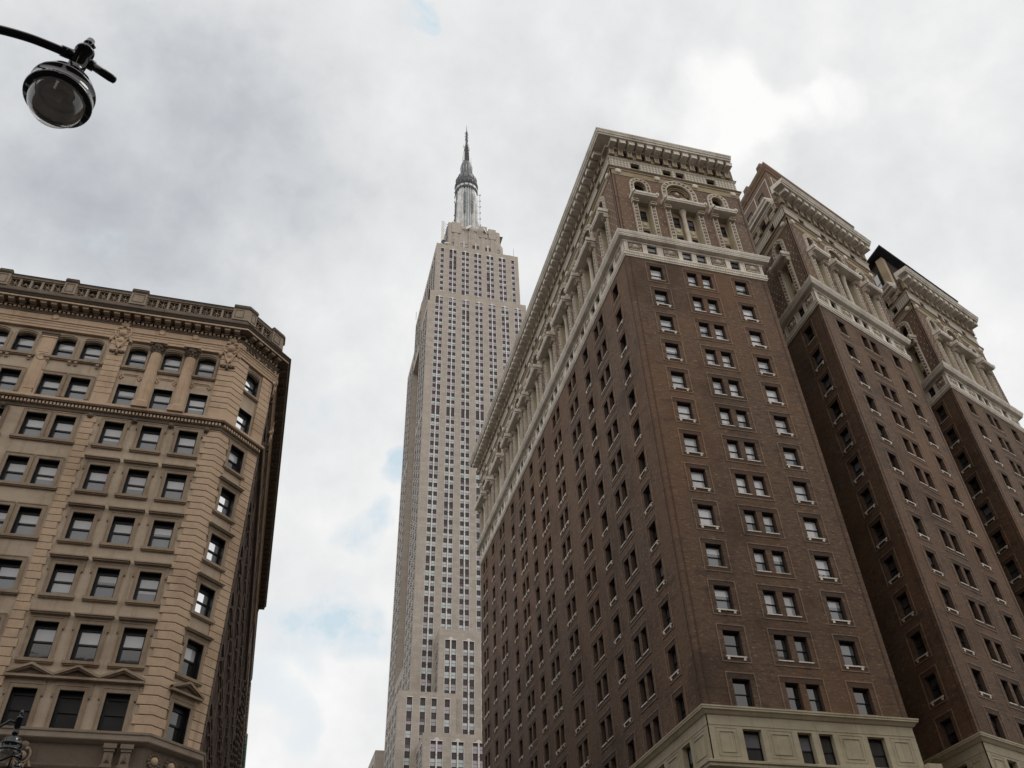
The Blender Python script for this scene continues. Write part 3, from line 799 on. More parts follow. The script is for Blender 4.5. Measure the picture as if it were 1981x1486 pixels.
# the crowning cornices
def crown(path):
    c = MB()
    c.sweep(path, [(.0, 86.95), (.40, 86.95), (.44, 87.05), (.30, 87.08), (.30, 87.5), (1.55, 87.52), (1.58, 87.72), (1.68, 87.75), (1.74, 87.92), (1.84, 88.05), (1.86, 88.18), (.0, 88.26)], 'terracotta_white')
    return part('roof_cornice', c)
c1 = crown([(HX, 118.8), (HX, HY), (HX + HL - .75, HY)])
corbel_row(F1, .32, HL - .95, 1.145, c1); corbel_row(FS, 1.2, 64.6, 1.19, c1)
for Wn, F, Fs in ((W2, F2, F2s), (W3, F3, F3s)):
    c = crown([along(Wn, -1.3), along(Wn, WLEN - .5)])
    corbel_row(F, -.1, WLEN - .85, 1.19, c)
    s_ = MB(); s_.sweep([(Wn[0], Wn[1] + 22), (Wn[0], Wn[1] + 1.0)], [(.0, 86.95), (.45, 87.0), (.5, 87.1), (.62, 87.15), (.62, 87.45), (1.0, 87.5), (1.05, 87.8), (1.2, 87.9), (1.3, 88.1), (1.3, 88.2), (.0, 88.24)], 'terracotta_white')
    part('side_cornice', s_); corbel_row(Fs, .9, 21.0, 2.0, None, False)
part('brick_wall', wallm); part('stone_base', basem); part('frieze', friezem); part('lattice_frieze', latm); part('bracket_frieze', brk)
# low roof between the near wings
lm = MB(); lm.box(Frame((HX + HL, 0), (1, 0), (0, 1)), .0, W2[0] - HX - HL, 56.5, 80, .15, 19.3, 'hotel_cream'); lm.box(F1, HL, HL + 1.1, -1.2, .5, 18.9, 19.75, 'hotel_cream'); part('court_annex', lm)
# roof houses behind the cornices of the two farther wings
def roofhouse(o_, inset):
    F = mk(along(o_, .45), bd, bn, True); F.o = F.o + Vector((-bn[0], -bn[1])) * inset
    Fs = mk(tuple(F.o), (0, 1), (-1, 0), False)
    return F, Fs
F, Fs = roofhouse(W2, .62); rh = MB(); LR = 17.6; DR = 8.0
a = tuple(F.o); b_ = F.p(LR, 0, 0)[:2]
path = [(a[0], a[1] + DR), a, b_, (b_[0], b_[1] + DR)]
rh.sweep(path, [(-.3, 87.7), (.0, 87.7), (.0, 94.2), (-.3, 94.2)], 'hotel_brick_upper')
rhp = part('roof_house', rh)
rc = MB(); rc.sweep(path, [(.0, 93.7), (.12, 93.75), (.2, 94.0), (.3, 94.1), (.42, 94.35), (.46, 94.55), (.46, 94.7), (.0, 94.75)], 'hotel_brick_edge')
rc.sweep(path, [(-.3, 94.75), (.26, 94.75), (.26, 95.1), (-.3, 95.1)], 'terracotta_brown'); 
for t in (0.3, 4.0, 7.4): rc.box(Fs, t, t + .9, -.3, .3, 95.1, 95.75, 'hotel_brick_upper')
rc.build('parapet', rhp)
rs = MB()
for F_, L_ in ((F, LR), (Fs, DR)):
    for z0, z1 in ((92.75, 92.87),): rs.box(F_, .55, L_ - .55, 0, .04, z0, z1, 'terracotta_white', 'b')
    u = .55
    while u < L_ - .5: rs.box(F_, u, u + .12, 0, .04, 88.6, 92.75, 'terracotta_white', 'b'); u += 3.1
rs.build('string_course', rhp)
win_meshes('rh', 1.2, 2.0, 'pane_shade', 'pane_shade', .02, .07, .5)
ma, mp, ms = TPL['rh']
for F_, u in ((Fs, 2.45), (Fs, 5.55)):
    w_ = bpy.data.objects.new('window', ma); COL.objects.link(w_); w_.parent = rhp; w_.location = F_.p(u, .06, 89.6); w_.rotation_euler = (0, 0, F_.angle())
    pn = bpy.data.objects.new('pane', mp); COL.objects.link(pn); pn.parent = w_; pn.location = (0, .06, 0)
roofm = MB(); roofm.poly([a, b_, (b_[0], b_[1] + DR), (a[0], a[1] + DR)], 94.6, 'roof_tar'); roofm.build('roof_deck', rhp)
# third wing: glazed roof storey under a thin dark roof
F, Fs = roofhouse(W3, 1.15); a = tuple(F.o); b_ = F.p(LR, 0, 0)[:2]
path = [(a[0], a[1] + DR), a, b_, (b_[0], b_[1] + DR)]
ph = MB(); ph.sweep(path, [(-.9, 94.1), (.85, 94.55), (.9, 94.6), (.9, 94.82), (-.9, 94.9)], 'slate_dark'); ph.poly([F.p(0, -.9, 0)[:2], F.p(LR, -.9, 0)[:2], (b_[0], b_[1] + DR), (a[0], a[1] + DR)], 94.1, 'slate_dark')
pr = part('penthouse_roof', ph)
pw = MB(); pw.sweep(path, [(-.5, 87.7), (-.15, 87.7), (-.15, 94.1), (-.5, 94.1)], 'sandstone_black'); part('penthouse_wall', pw)
pp_ = MB(); pp_.box(F, .15, .95, -1.1, -.08, 87.7, 94.05, 'terracotta_tan'); part('penthouse_pier', pp_)
pp_ = MB(); pp_.box(F, LR - 1.5, LR - .1, -1.6, .0, 87.7, 94.05, 'hotel_cream'); part('penthouse_pier', pp_)
pg = MB()
for k in range(3):
    pg.box(Fs, 1.95 + k * 1.5, 3.3 + k * 1.5, -.15, -.06, 88.7, 92.4, 'pane_shade', 'b')
    pg.box(Fs, 1.85 + k * 1.5, 1.95 + k * 1.5, -.15, 0, 88.6, 92.5, 'frame_black')
    pg.box(Fs, 1.95 + k * 1.5, 3.3 + k * 1.5, -.15, -.03, 90.5, 90.62, 'frame_black')
part('glazing', pg)
WH.build(E_H, 100)

# ================================================================== SANDSTONE CORNER BUILDING
E_L = thing('sandstone_building', 'tan sandstone corner block with banded quoins, a cut-off corner and pierced roof balustrade', 'office block', (-6.67, 53, 0))
WL = WinSet()
rl = random.Random(11)
CHA = (-6.67, 53.0); CHB = (-4.03, 55.64)
r45 = math.sqrt(.5)
FF = mk(CHA, (1, 0), (0, -1), True)                   # u < 0 along the avenue front
FC = mk(CHA, (r45, r45), (r45, -r45), True); CW = 3.733
FD = mk(CHB, (0, 1), (1, 0), True)                    # side street front, u away from the viewer
U0 = -30.0; DL = 44.5                                  # extents
def X(x): return x - CHA[0]
ROWS = {11: (45.15, 47.1), 10: (41.65, 43.5), 9: (38.0, 40.02), 8: (34.3, 36.33), 7: (30.6, 32.6), 6: (26.9, 28.88), 5: (22.9, 25.15), 4: (19.0, 21.2)}
CEN = [X(-13.66), X(-11.2), X(-8.74)]
PAIR = [(X(-18.68), X(-16.82)), (X(-23.25), X(-21.4)), (X(-27.8), X(-25.95))]
FWD = 1.31
def lpart(nm, mb, par=None): return mb.build(nm, par or E_L)
for tg, up, lo in (('a', 'pane_shade', 'pane_clear'), ('b', 'pane_shade', 'pane_shade'), ('c', 'pane_clear', 'pane_clear'), ('d', 'pane_shade', 'pane_black'), ('e', 'pane_dim', 'pane_dim'), ('f', 'pane_mirror', 'pane_mirror'), ('g', 'pane_dim', 'pane_black')):
    for r, (z0, z1) in ROWS.items():
        win_meshes(('l', tg, r), FWD, z1 - z0, up, lo, .42, .13, .52)
for r, (z0, z1) in ROWS.items():
    for tg, bl_ in (('a1', .36), ('a2', .62), ('a3', .80), ('a4', .50)):
        win_meshes(('l', tg, r), FWD, z1 - z0, 'pane_shade', 'pane_clear', .42, .13, .52, blind=bl_)
A_ = ['a', 'a', 'a', 'a1', 'a2', 'a4']
PICK = {11: A_, 10: A_, 9: A_ + ['a'], 8: A_ + ['b'], 7: A_ + ['b', 'c', 'a3'], 6: A_ + ['b', 'c', 'a3'], 5: 'ddd', 4: 'eee'}
lw = MB(); lq = MB(); ltrim = MB()
fr_h = []; ch_h = []; sd_h = []
SIDE = [3.2 + 2.62 * k for k in range(16)]
for r, (z0, z1) in ROWS.items():
    for c in CEN + [q for p in PAIR for q in p]:
        fr_h.append((c - FWD / 2, c + FWD / 2, z0, z1)); WL.add(FF, c, z0, ('l', rl.choice(PICK[r]), r), FWD, z1 - z0)
    c = 1.87
    ch_h.append((c - FWD / 2, c + FWD / 2, z0, z1)); WL.add(FC, c, z0, ('l', {11: 'f', 10: 'f', 9: 'd', 8: 'f', 7: 'f', 6: 'f', 5: 'd', 4: 'g'}[r], r), FWD, z1 - z0)
    for c in SIDE:
        sd_h.append((c - FWD / 2, c + FWD / 2, z0, z1)); WL.add(FD, c, z0, ('l', 'g', r), FWD, z1 - z0)
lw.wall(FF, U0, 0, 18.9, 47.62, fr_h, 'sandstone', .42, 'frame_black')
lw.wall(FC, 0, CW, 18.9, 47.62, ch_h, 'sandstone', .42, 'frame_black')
lw.wall(FD, 0, DL, 18.9, 47.62, sd_h, 'brownstone_shade', .42, 'brownstone_shade')  # darker stone than the front: the side wall's shade is painted in
for F, a, b_, mt_ in ((FF, U0, 0, 'sandstone_soiled'), (FC, 0, CW, 'sandstone_soiled'), (FD, 0, DL, 'brownstone_shade')):
    lw.wall(F, a, b_, .15, 18.9, [], mt_)
lw.face([FF.p(U0, 0, .15), FF.p(U0, -40, .15), FF.p(U0, -40, 52), FF.p(U0, 0, 52)], 'brownstone_shade')
lw.face([FD.p(DL, 0, .15), FD.p(DL, -30, .15), FD.p(DL, -30, 50), FD.p(DL, 0, 50)], 'brownstone_shade')
PT = [(CHA[0] + U0, 53), CHA, CHB, (CHB[0], CHB[1] + DL)]
PTF = [(CHA[0] + U0, 53), CHA, CHB]
# rusticated quoins: the corner, the pier between bays; black strips paint the shadow lines in the joints
def qband(z0, z1, wl, p):
    lq.sweep([FF.p(-wl + .03, 0, 0)[:2], CHA, FC.p(min(wl, 1.0) - .03, 0, 0)[:2]], [(.0, z1 - .01), (.02, z1 - .01), (.02, z1 + .055), (.0, z1 + .055)], 'sandstone_black', False)
    lq.box(FC, CW - 1.02, CW, 0, .02, z1 - .01, z1 + .055, 'sandstone_black', 'b')
    pth = [FF.p(-wl, 0, 0)[:2], CHA, FC.p(wl if wl < 1.0 else 1.0, 0, 0)[:2]]
    lq.sweep(pth, [(.0, z0), (p - .015, z0), (p, z0 + .02), (p, z1 - .03), (p - .02, z1), (.0, z1)], 'sandstone_smooth')
    lq.box(FC, CW - 1.05, CW, 0, p, z0, z1, 'sandstone_smooth', 'b')
z = 19.0; k = 0
while z < 40.3:
    h = .50 if z > 26 else .56
    qband(z, min(z + h - .045, 40.35), 1.02 if k % 2 else .80, .09)
    w = .06 if k % 2 else .19
    lq.box(FF, X(-15.72), X(-15.02) + w - .06, 0, .02, z + h - .055, z + h + .01, 'sandstone_black', 'b')
    lq.box(FF, X(-15.75) + .02, X(-15.0) + w - .06, 0, .09, z, min(z + h - .045, 40.35), 'sandstone_smooth', 'b')
    lq.box(FF, X(-26.0) - 4.2, X(-26.0) - 3.3, 0, .09, z, min(z + h - .045, 40.35), 'sandstone_smooth', 'b')
    z += h; k += 1
z = 41.35; k = 0
while z < 47.2:
    h = 1.0 if k == 0 else .52
    z1 = min(z + h - .045, 47.45)
    pth = [FF.p(-1.12, 0, 0)[:2], CHA, FC.p(1.06, 0, 0)[:2]]
    if z1 < 47.4:
        lq.sweep(pth, [(.0, z1 - .01), (.10, z1 - .01), (.10, z1 + .055), (.0, z1 + .055)], 'sandstone_black', False)
        for F_, a_, b_ in ((FC, 2.70, CW), (FF, X(-15.7), X(-14.57))): lq.box(F_, a_, b_, 0, .10, z1 - .01, z1 + .055, 'sandstone_black', 'b')
    lq.sweep(pth, [(.0, z), (.20, z), (.22, z + .02), (.22, z1 - .03), (.20, z1), (.0, z1)], 'sandstone_smooth')
    lq.box(FC, 2.68, CW, 0, .22, z, z1, 'sandstone_smooth', 'b')
    lq.box(FF, X(-15.72), X(-14.55), 0, .22, z, z1, 'sandstone_smooth', 'b')
    lq.box(FF, X(-30.2), X(-29.1), 0, .22, z, z1, 'sandstone_smooth', 'b')
    z += h; k += 1
# window dressings -------------------------------------------------
def surround(F, c, z0, z1, mat, kind, ears=True):
    t = MB(); w = FWD / 2
    # architrave
    for a, b_ in ((-w - .2, -w), (w, w + .2)):
        t.box(F, c + a, c + b_, 0, .07, z0, z1 + .02, mat, 'b')
    t.box(F, c - w - .2, c + w + .2, 0, .07, z1 + .02, z1 + .24, mat, 'b'); t.box(F, c - w - .24, c + w + .24, 0, .10, z1 + .24, z1 + .31, mat, 'b')
    t.box(F, c - w - .25, c - w - .2, 0, .10, z0, z1 + .24, mat, 'b'); t.box(F, c + w + .2, c + w + .25, 0, .10, z0, z1 + .24, mat, 'b')
    if ears:
        for s in (-1, 1):
            a, b_ = sorted((c + s * (w + .25), c + s * (w + .36)))
            t.box(F, a, b_, 0, .09, z1 - .28, z1 + .31, mat, 'b'); t.lathe(F.p(c + s * (w + .31), .02, z1 - .36), [(.075, 0), (.06, .09), (0, .11)], mat, 6, axis=(F.n.x, F.n.y, 0))
    if kind == 'hood':
        t.box(F, c - w - .36, c + w + .36, 0, .10, z1 + .31, z1 + .42, mat, 'b')
        t.box(F, c - w - .40, c + w + .40, 0, .28, z1 + .42, z1 + .50, mat, 'b'); t.box(F, c - w - .46, c + w + .46, 0, .36, z1 + .50, z1 + .58, mat, 'b')
    lpart('window_surround', t)
    if kind == 'ped':
        t = MB(); zb = z1 + .34
        t.box(F, c - w - .30, c + w + .30, 0, .08, z1 + .31, zb + .22, mat, 'b')
        zb += .22; hw = w + .58; ap = .68
        t.box(F, c - hw, c + hw, 0, .34, zb, zb + .13, mat, 'b')
        t.face([F.p(c - hw + .1, .06, zb + .13), F.p(c + hw - .1, .06, zb + .13), F.p(c, .06, zb + ap)], 'sandstone_soiled')
        for s in (-1, 1):
            for (p0, th) in ((.36, .15), (.24, .26)):
                A = (c + s * hw, zb + .13); B = (c, zb + .13 + ap - .12)
                q = [(A[0], A[1] + .0), (B[0], B[1]), (B[0], B[1] + .15), (A[0], A[1] + .15)] if th == .15 else [(A[0] - s * .12, A[1]), (B[0], B[1] - .1), (B[0], B[1]), (A[0], A[1] + .02)]
                t.face([F.p(u, p0, z_) for u, z_ in q], mat)
                t.face([F.p(q[3][0], p0, q[3][1]), F.p(q[2][0], p0, q[2][1]), F.p(q[2][0], 0, q[2][1]), F.p(q[3][0], 0, q[3][1])], mat)
                t.face([F.p(q[0][0], 0, q[0][1]), F.p(q[1][0], 0, q[1][1]), F.p(q[1][0], p0, q[1][1]), F.p(q[0][0], p0, q[0][1])], mat)
        lpart('pediment', t)
def sillp(F, a, b_, z0, mat, brackets=()):
    t = MB(); t.box(F, a, b_, 0, .22, z0 - .20, z0 - .02, mat, 'b'); t.box(F, a + .03, b_ - .03, 0, .15, z0 - .27, z0 - .20, mat, 'b')
    for q in brackets: t.box(F, q - .1, q + .1, 0, .2, z0 - .46, z0 - .27, mat, 'b'); t.box(F, q - .1, q + .1, 0, .12, z0 - .6, z0 - .46, mat, 'b')
    lpart('sill', t)
def arch_head(F, c, z1, mat):
    """segmental head: fills the corners of the opening under a curved moulding"""
    w = FWD / 2; rise = .20; n_ = 8
    t = MB()
    ys = [z1 - rise * (1 - math.cos((i / n_ * 2 - 1) * 1.2)) / (1 - math.cos(1.2)) for i in range(n_ + 1)]
    for i in range(n_):
        a, b_ = c - w + FWD * i / n_, c - w + FWD * (i + 1) / n_
        t.face([F.p(a, .0, ys[i]), F.p(a, .0, z1 + .01), F.p(b_, .0, z1 + .01), F.p(b_, .0, ys[i + 1])], mat)
        t.face([F.p(a, 0, ys[i]), F.p(b_, 0, ys[i + 1]), F.p(b_, -.3, ys[i + 1]), F.p(a, -.3, ys[i])], mat)
        for p, l, h in ((.09, .08, .2), (.14, .2, .27)):
            t.face([F.p(a, p, ys[i] + l), F.p(b_, p, ys[i + 1] + l), F.p(b_, p, ys[i + 1] + h), F.p(a, p, ys[i] + h)], mat)
            t.face([F.p(a, 0, ys[i] + l), F.p(b_, 0, ys[i + 1] + l), F.p(b_, p, ys[i + 1] + l), F.p(a, p, ys[i] + l)], mat)
    for s in (-1, 1): t.box(F, *sorted((c + s * w, c + s * (w + .18))), 0, .09, z1 - 1.95, z1 - rise + .1, mat, 'b')
    lpart('arch_moulding', t)
SM = 'sandstone_smooth'; ST = 'sandstone_trim'
for c in CEN:
    for r, (z0, z1) in ROWS.items():
        if r == 11: arch_head(FF, c, z1, ST); sillp(FF, c - .92, c + .92, z0, ST)
        elif r == 10: pass
        else:
            surround(FF, c, z0, z1, ST, {9: 'plain', 4: 'ped'}.get(r, 'hood'))
            if r > 4: sillp(FF, c - FWD / 2 - .36, c + FWD / 2 + .36, z0, ST)
    t = MB(); z0 = 44.05                                # swag panel between the two top storeys
    t.box(FF, c - .55, c + .55, 0, .06, z0 + .42, z0 + .5, SM, 'b'); t.box(FF, c - .5, c + .5, 0, .04, z0 + .30, z0 + .34, SM, 'b')
    for s in (-1, 1):
        for dx, dz in ((0, .3), (.09, .12), (-.09, .12), (0, -.02)):
            t.lathe(FF.p(c + s * .62 + dx, 0, z0 + dz), [(.1, 0), (.08, .08), (0, .11)], SM, 6, axis=(0, -1, 0))
    lpart('carved_swag', t)
for pa in PAIR:
    for r, (z0, z1) in ROWS.items():
        if r < 6 and pa is not PAIR[0]: pass
        for c in pa:
            if r == 11: arch_head(FF, c, z1, ST)
            else: surround(FF, c, z0, z1, ST, 'plain', False)
        if r != 10: sillp(FF, pa[0] - FWD / 2 - .42, pa[1] + FWD / 2 + .42, z0, ST, ((pa[0] - .75, pa[0] + .72, pa[1] - .72, pa[1] + .75) if r == 11 else ()))
for r, (z0, z1) in ROWS.items():
    c = 1.87
    if r == 11: arch_head(FC, c, z1, ST); sillp(FC, 1.07, 2.67, z0, ST)
    elif r != 10:
        surround(FC, c, z0, z1, ST, {9: 'plain', 4: 'ped'}.get(r, 'hood'), r != 9)
        if r > 4: sillp(FC, c - FWD / 2 - .36, c + FWD / 2 + .36, z0, ST)
# flat pilasters between the pairs on the top storeys
for x0 in (-20.35, -24.9):
    t = MB(); a = X(x0)
    t.box(FF, a, a + .95, 0, .10, 41.3, 47.0, SM, 'b'); t.box(FF, a + .14, a + .81, .10, .13, 42.0, 44.6, SM, 'b'); t.box(FF, a + .14, a + .81, .10, .13, 45.4, 46.8, SM, 'b')
    t.lathe(FF.p(a + .47, .10, 45.0), [(.34, 0), (.34, .04), (.28, .05), (.26, .02), (0, .03)], SM, 14, axis=(0, -1, 0))
    t.box(FF, a - .12, a + 1.07, 0, .20, 47.0, 47.15, 'sandstone_soiled', 'b'); t.box(FF, a - .16, a + 1.11, 0, .26, 47.15, 47.3, 'sandstone_soiled', 'b'); t.box(FF, a - .06, a + 1.01, 0, .16, 46.85, 47.0, SM, 'b')
    lpart('pilaster', t)
# fluted half columns with leafy capitals
for x0 in (-12.38, -9.94):
    t = MB(); c = FF.p(X(x0), .05, 0); seg = 32
    t.box(FF, X(x0) - .55, X(x0) + .55, 0, .62, 41.3, 41.75, SM, 'b'); t.lathe((c[0], c[1], 0), [(.55, 41.75), (.56, 41.85), (.50, 41.95), (.46, 42.0)], SM, 20)
    prof = [(.45, 42.0), (.44, 44.5), (.39, 46.65)]
    rings = []
    for r_, z_ in prof:
        rings.append([(c[0] + r_ * (1 - (.07 if i % 2 else 0)) * math.cos(2 * math.pi * i / 40), c[1] + r_ * (1 - (.07 if i % 2 else 0)) * math.sin(2 * math.pi * i / 40), z_) for i in range(41)])
    for j in range(2):
        for i in range(40): t.face([rings[j][i], rings[j][i + 1], rings[j + 1][i + 1], rings[j + 1][i]], SM, [(i * .07, rings[j][i][2]), (i * .07 + .07, rings[j][i][2]), (i * .07 + .07, rings[j + 1][i][2]), (i * .07, rings[j + 1][i][2])])
    co = lpart('column', t)
    t = MB(); t.lathe((c[0], c[1], 0), [(.42, 46.65), (.46, 46.7), (.38, 46.78), (.40, 47.0), (.52, 47.4)], 'sandstone_soiled', 14)
    for rr, zz, nn in ((.44, 46.92, 9), (.50, 47.14, 9)):
        for i in range(nn):
            a = 2 * math.pi * (i + (zz > 47) * .5) / nn
            t.lathe((c[0] + rr * math.cos(a), c[1] + rr * math.sin(a), zz), [(.0, -.12), (.09, -.04), (.10, .05), (.0, .12)], 'sandstone_soiled', 6)
    for sx in (-1, 1):
        t.lathe((c[0] + sx * .5, c[1] - .42, 47.36), [(.14, -.06), (.14, .06), (0, .07)], 'sandstone_soiled', 8, axis=(0, -1, 0))
    t.box(FF, X(x0) - .60, X(x0) + .60, 0, .62, 47.44, 47.58, SM, 'b')
    t.build('capital', co)
# carved cartouches
def cartouche(F, c, zt, sc=1.0, o=.22, M='sandstone_smooth'):
    t = MB(); ax = (F.n.x, F.n.y, 0)
    t.lathe(F.p(c, o, zt - 1.0 * sc), [(.34 * sc, 0), (.30 * sc, .16 * sc), (.18 * sc, .26 * sc), (0, .30 * sc)], M, 14, axis=ax)
    for s in (-1, 1):
        pts = [F.p(c + s * (.10 + .46 * math.sin(a)) * sc, o + .12 * sc, zt - (.95 - .55 * math.cos(a)) * sc) for a in [k * math.pi / 10 for k in range(11)]]
        t.tube(pts, [.05 * sc + .03 * sc * math.sin(k * .3) for k in range(11)], M, 6)
        t.lathe(F.p(c + s * .26 * sc, o, zt - .52 * sc), [(.15 * sc, .0), (.14 * sc, .2 * sc), (0, .24 * sc)], M, 8, axis=ax)
        for j in range(4):
            t.lathe(F.p(c + s * (.5 + .07 * j) * sc, o - .05, zt - (1.35 + .12 * j) * sc), [(.13 * sc, 0), (.10 * sc, .16 * sc), (0, .2 * sc)], M, 6, axis=ax)
        pts = [F.p(c + s * (.42 - .3 * k / 6) * sc, o + .05, zt - (1.4 + 1.0 * k / 6) * sc) for k in range(7)]
        t.tube(pts, .07 * sc, M, 6)
        for j in range(3): t.lathe(F.p(c + s * (.14 + .15 * j) * sc, o - .03, zt - (2.85 + .05 * (j % 2)) * sc), [(.13 * sc, 0), (.1 * sc, .16 * sc), (0, .22 * sc)], 'sandstone_soiled', 6, axis=ax)
    for k in range(7):
        a = rad(-60 + 20 * k); t.tube([F.p(c, o + .1, zt - .42 * sc), F.p(c + .36 * sc * math.sin(a), o + .2, zt - .42 * sc + .40 * sc * math.cos(a))], .045 * sc, M, 5)
    t.lathe(F.p(c, o, zt - 1.75 * sc), [(.32 * sc, 0), (.26 * sc, .14 * sc), (.1 * sc, .24 * sc), (0, .25 * sc)], M, 10, axis=ax)
    t.face([F.p(c - .38 * sc, o + .1, zt - 1.6 * sc), F.p(c + .38 * sc, o + .1, zt - 1.6 * sc), F.p(c, o + .16, zt - 2.6 * sc)], M)
    t.lathe(F.p(c, o - .02, zt - 3.05 * sc), [(.15 * sc, 0), (.12 * sc, .18 * sc), (0, .24 * sc)], 'sandstone_soiled', 6, axis=ax)
    lpart('cartouche', t)
cartouche(FF, X(-15.1), 49.15); cartouche(FF, X(-7.22), 49.15)
cartouche(mk(FD.p(.45, 0, 0)[:2], (0, 1), (1, 0), True), 0, 49.15)
cartouche(mk(FD.p(7.0, 0, 0)[:2], (0, 1), (1, 0), True), 0, 49.15)
# entablature, main cornice, middle and lower cornices
ent = MB()
ent.sweep(PT, [(-.3, 47.6), (.26, 47.6), (.26, 47.82), (.30, 47.85), (.30, 48.05), (.34, 48.08), (.34, 48.22), (.42, 48.27), (.42, 48.36), (.27, 48.42), (.27, 49.0), (-.3, 49.0)], 'sandstone_smooth')
lpart('entablature', ent)
corn = MB()  # undersides and modillion gaps darkened by colour, soiling and shade together
corn.sweep(PT, [(-.3, 48.9), (.32, 48.9), (.34, 49.0), (.40, 49.04), (.40, 49.10), (-.3, 49.10)], 'sandstone_soiled')
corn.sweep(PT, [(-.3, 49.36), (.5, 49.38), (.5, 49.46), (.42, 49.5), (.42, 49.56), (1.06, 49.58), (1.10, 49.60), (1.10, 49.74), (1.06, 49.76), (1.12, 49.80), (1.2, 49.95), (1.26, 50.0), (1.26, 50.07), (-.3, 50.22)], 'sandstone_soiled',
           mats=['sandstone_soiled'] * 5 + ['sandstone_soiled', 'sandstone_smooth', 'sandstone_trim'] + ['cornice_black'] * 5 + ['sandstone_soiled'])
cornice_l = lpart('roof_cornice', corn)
dn = MB()
def dentils(F, u0, u1, pitch, mb, o0, o1, z0, z1, mat):
    u = u0
    while u < u1 - .1:
        mb.box(F, u, u + pitch * .55, o0, o1, z0, z1, mat, 'b'); u += pitch
    return mb
dentils(FF, U0, .1, .31, dn, .30, .46, 49.12, 49.34, SM); dentils(FC, .05, CW, .31, dn, .30, .46, 49.12, 49.34, SM); dentils(FD, 0, DL, .34, dn, .30, .46, 49.12, 49.34, 'brownstone_shade')
dn.build('dentil_course', cornice_l)
def modillion(F, u, big):
    t = MB(); t.box(F, u - .20, u + .20, .3, .98, 49.40, 49.60, ST if big else 'brownstone_shade'); t.box(F, u - .24, u + .24, .3, 1.02, 49.54, 49.60, ST if big else 'brownstone_shade', 't'); t.box(F, u - .17, u + .17, .3, .60, 49.24, 49.40, 'sandstone_soiled')
    t.build('modillion', cornice_l)
u = X(-27.6)
while u < .3: modillion(FF, u, True); u += .735
for k in range(5): modillion(FC, .45 + k * .71, True)
for k in range(40): modillion(FD, .6 + k * 1.1, False)
mc = MB()
mc.sweep(PT, [(.0, 40.42), (.08, 40.42), (.10, 40.62), (.16, 40.66), (.16, 40.95), (.38, 40.98), (.40, 41.06), (.46, 41.10), (.46, 41.26), (.42, 41.3), (.0, 41.36)], 'sandstone_soiled',
         mats=['sandstone_soiled'] * 4 + ['sandstone_soiled', 'sandstone_soiled', SM, SM, SM, SM, SM])
dentils(FF, U0, .1, .235, mc, .16, .30, 40.70, 40.92, SM); dentils(FC, .05, CW, .235, mc, .16, .30, 40.70, 40.92, SM)
lpart('middle_cornice', mc)
for x0 in (-20.9, -15.35, -12.42, -9.98, -7.55):
    t = MB(); t.lathe(FF.p(X(x0), .08, 40.27), [(.19, 0), (.20, .08), (.14, .2), (0, .24)], 'sandstone_soiled', 12, axis=(0, -1, 0)); lpart('boss', t)
for x0 in (-20.0, -12.42, -9.98, -24.5):
    t = MB(); t.lathe(FF.p(X(x0), .27, 48.7), [(.26, 0), (.26, .06), (.20, .16), (.17, .12), (0, .18)], SM, 14, axis=(0, -1, 0)); lpart('disc', t)
# leaf scroll along the bevelled corner's frieze
t = MB(); rr = random.Random(5)
for k in range(46):
    u = .5 + rr.random() * (CW - .6); z_ = 48.55 + rr.random() * .4
    t.lathe(FC.p(u, .26, z_), [(.12, 0), (.09, .1), (0, .15)], 'sandstone_soiled', 6, axis=(FC.n.x, FC.n.y, 0))
lpart('carved_frieze', t)
lc = MB()
lc.sweep(PT, [(.0, 18.35), (.14, 18.4), (.34, 18.5), (.38, 18.55), (.38, 18.82), (.44, 18.86), (.46, 18.98), (.0, 19.05)], 'sandstone_rail')
lpart('lower_cornice', lc)
# lower storey: big cartouche, paired brackets, rosettes
cartouche(FF, X(-12.7), 18.3, .72, .12, 'sandstone_trim')
for x0 in (-8.42, -7.55):
    t = MB(); a = X(x0)
    t.box(FF, a - .34, a + .34, 0, .42, 18.1, 18.34, 'sandstone_low', 'b'); t.box(FF, a - .28, a + .28, 0, .36, 17.95, 18.1, 'sandstone_low', 'b'); t.box(FF, a - .24, a + .24, 0, .30, 17.25, 17.95, 'sandstone_low', 'b')
    tip = FF.p(a, .42, 17.5); q = [FF.p(a - .17, .30, 17.33), FF.p(a + .17, .30, 17.33), FF.p(a, .30, 17.85)]
    for i in range(3): t.face([q[i], q[(i + 1) % 3], tip], 'sandstone_soiled')
    t.box(FF, a - .30, a + .30, 0, .36, 17.1, 17.25, 'sandstone_low', 'b'); t.box(FF, a - .2, a + .2, 0, .3, 16.2, 17.1, 'sandstone_low', 'b')
    lpart('bracket', t)
for u in (.75, 1.95, 3.1):
    t = MB(); t.lathe(FC.p(u, .02, 17.75), [(.24, 0), (.22, .14), (0, .2)], SM, 12, axis=(FC.n.x, FC.n.y, 0))
    for k in range(12):
        a = 2 * math.pi * k / 12; t.lathe(FC.p(u + .36 * math.cos(a), .0, 17.75 + .34 * math.sin(a)), [(.13, 0), (.1, .1), (0, .14)], 'sandstone_soiled', 6, axis=(FC.n.x, FC.n.y, 0))
    lpart('rosette', t)
t = MB(); t.sweep(PTF, [(.0, 17.0), (.1, 17.0), (.16, 17.15), (.16, 17.25), (.0, 17.3)], 'sandstone_soiled'); lpart('string_course', t)
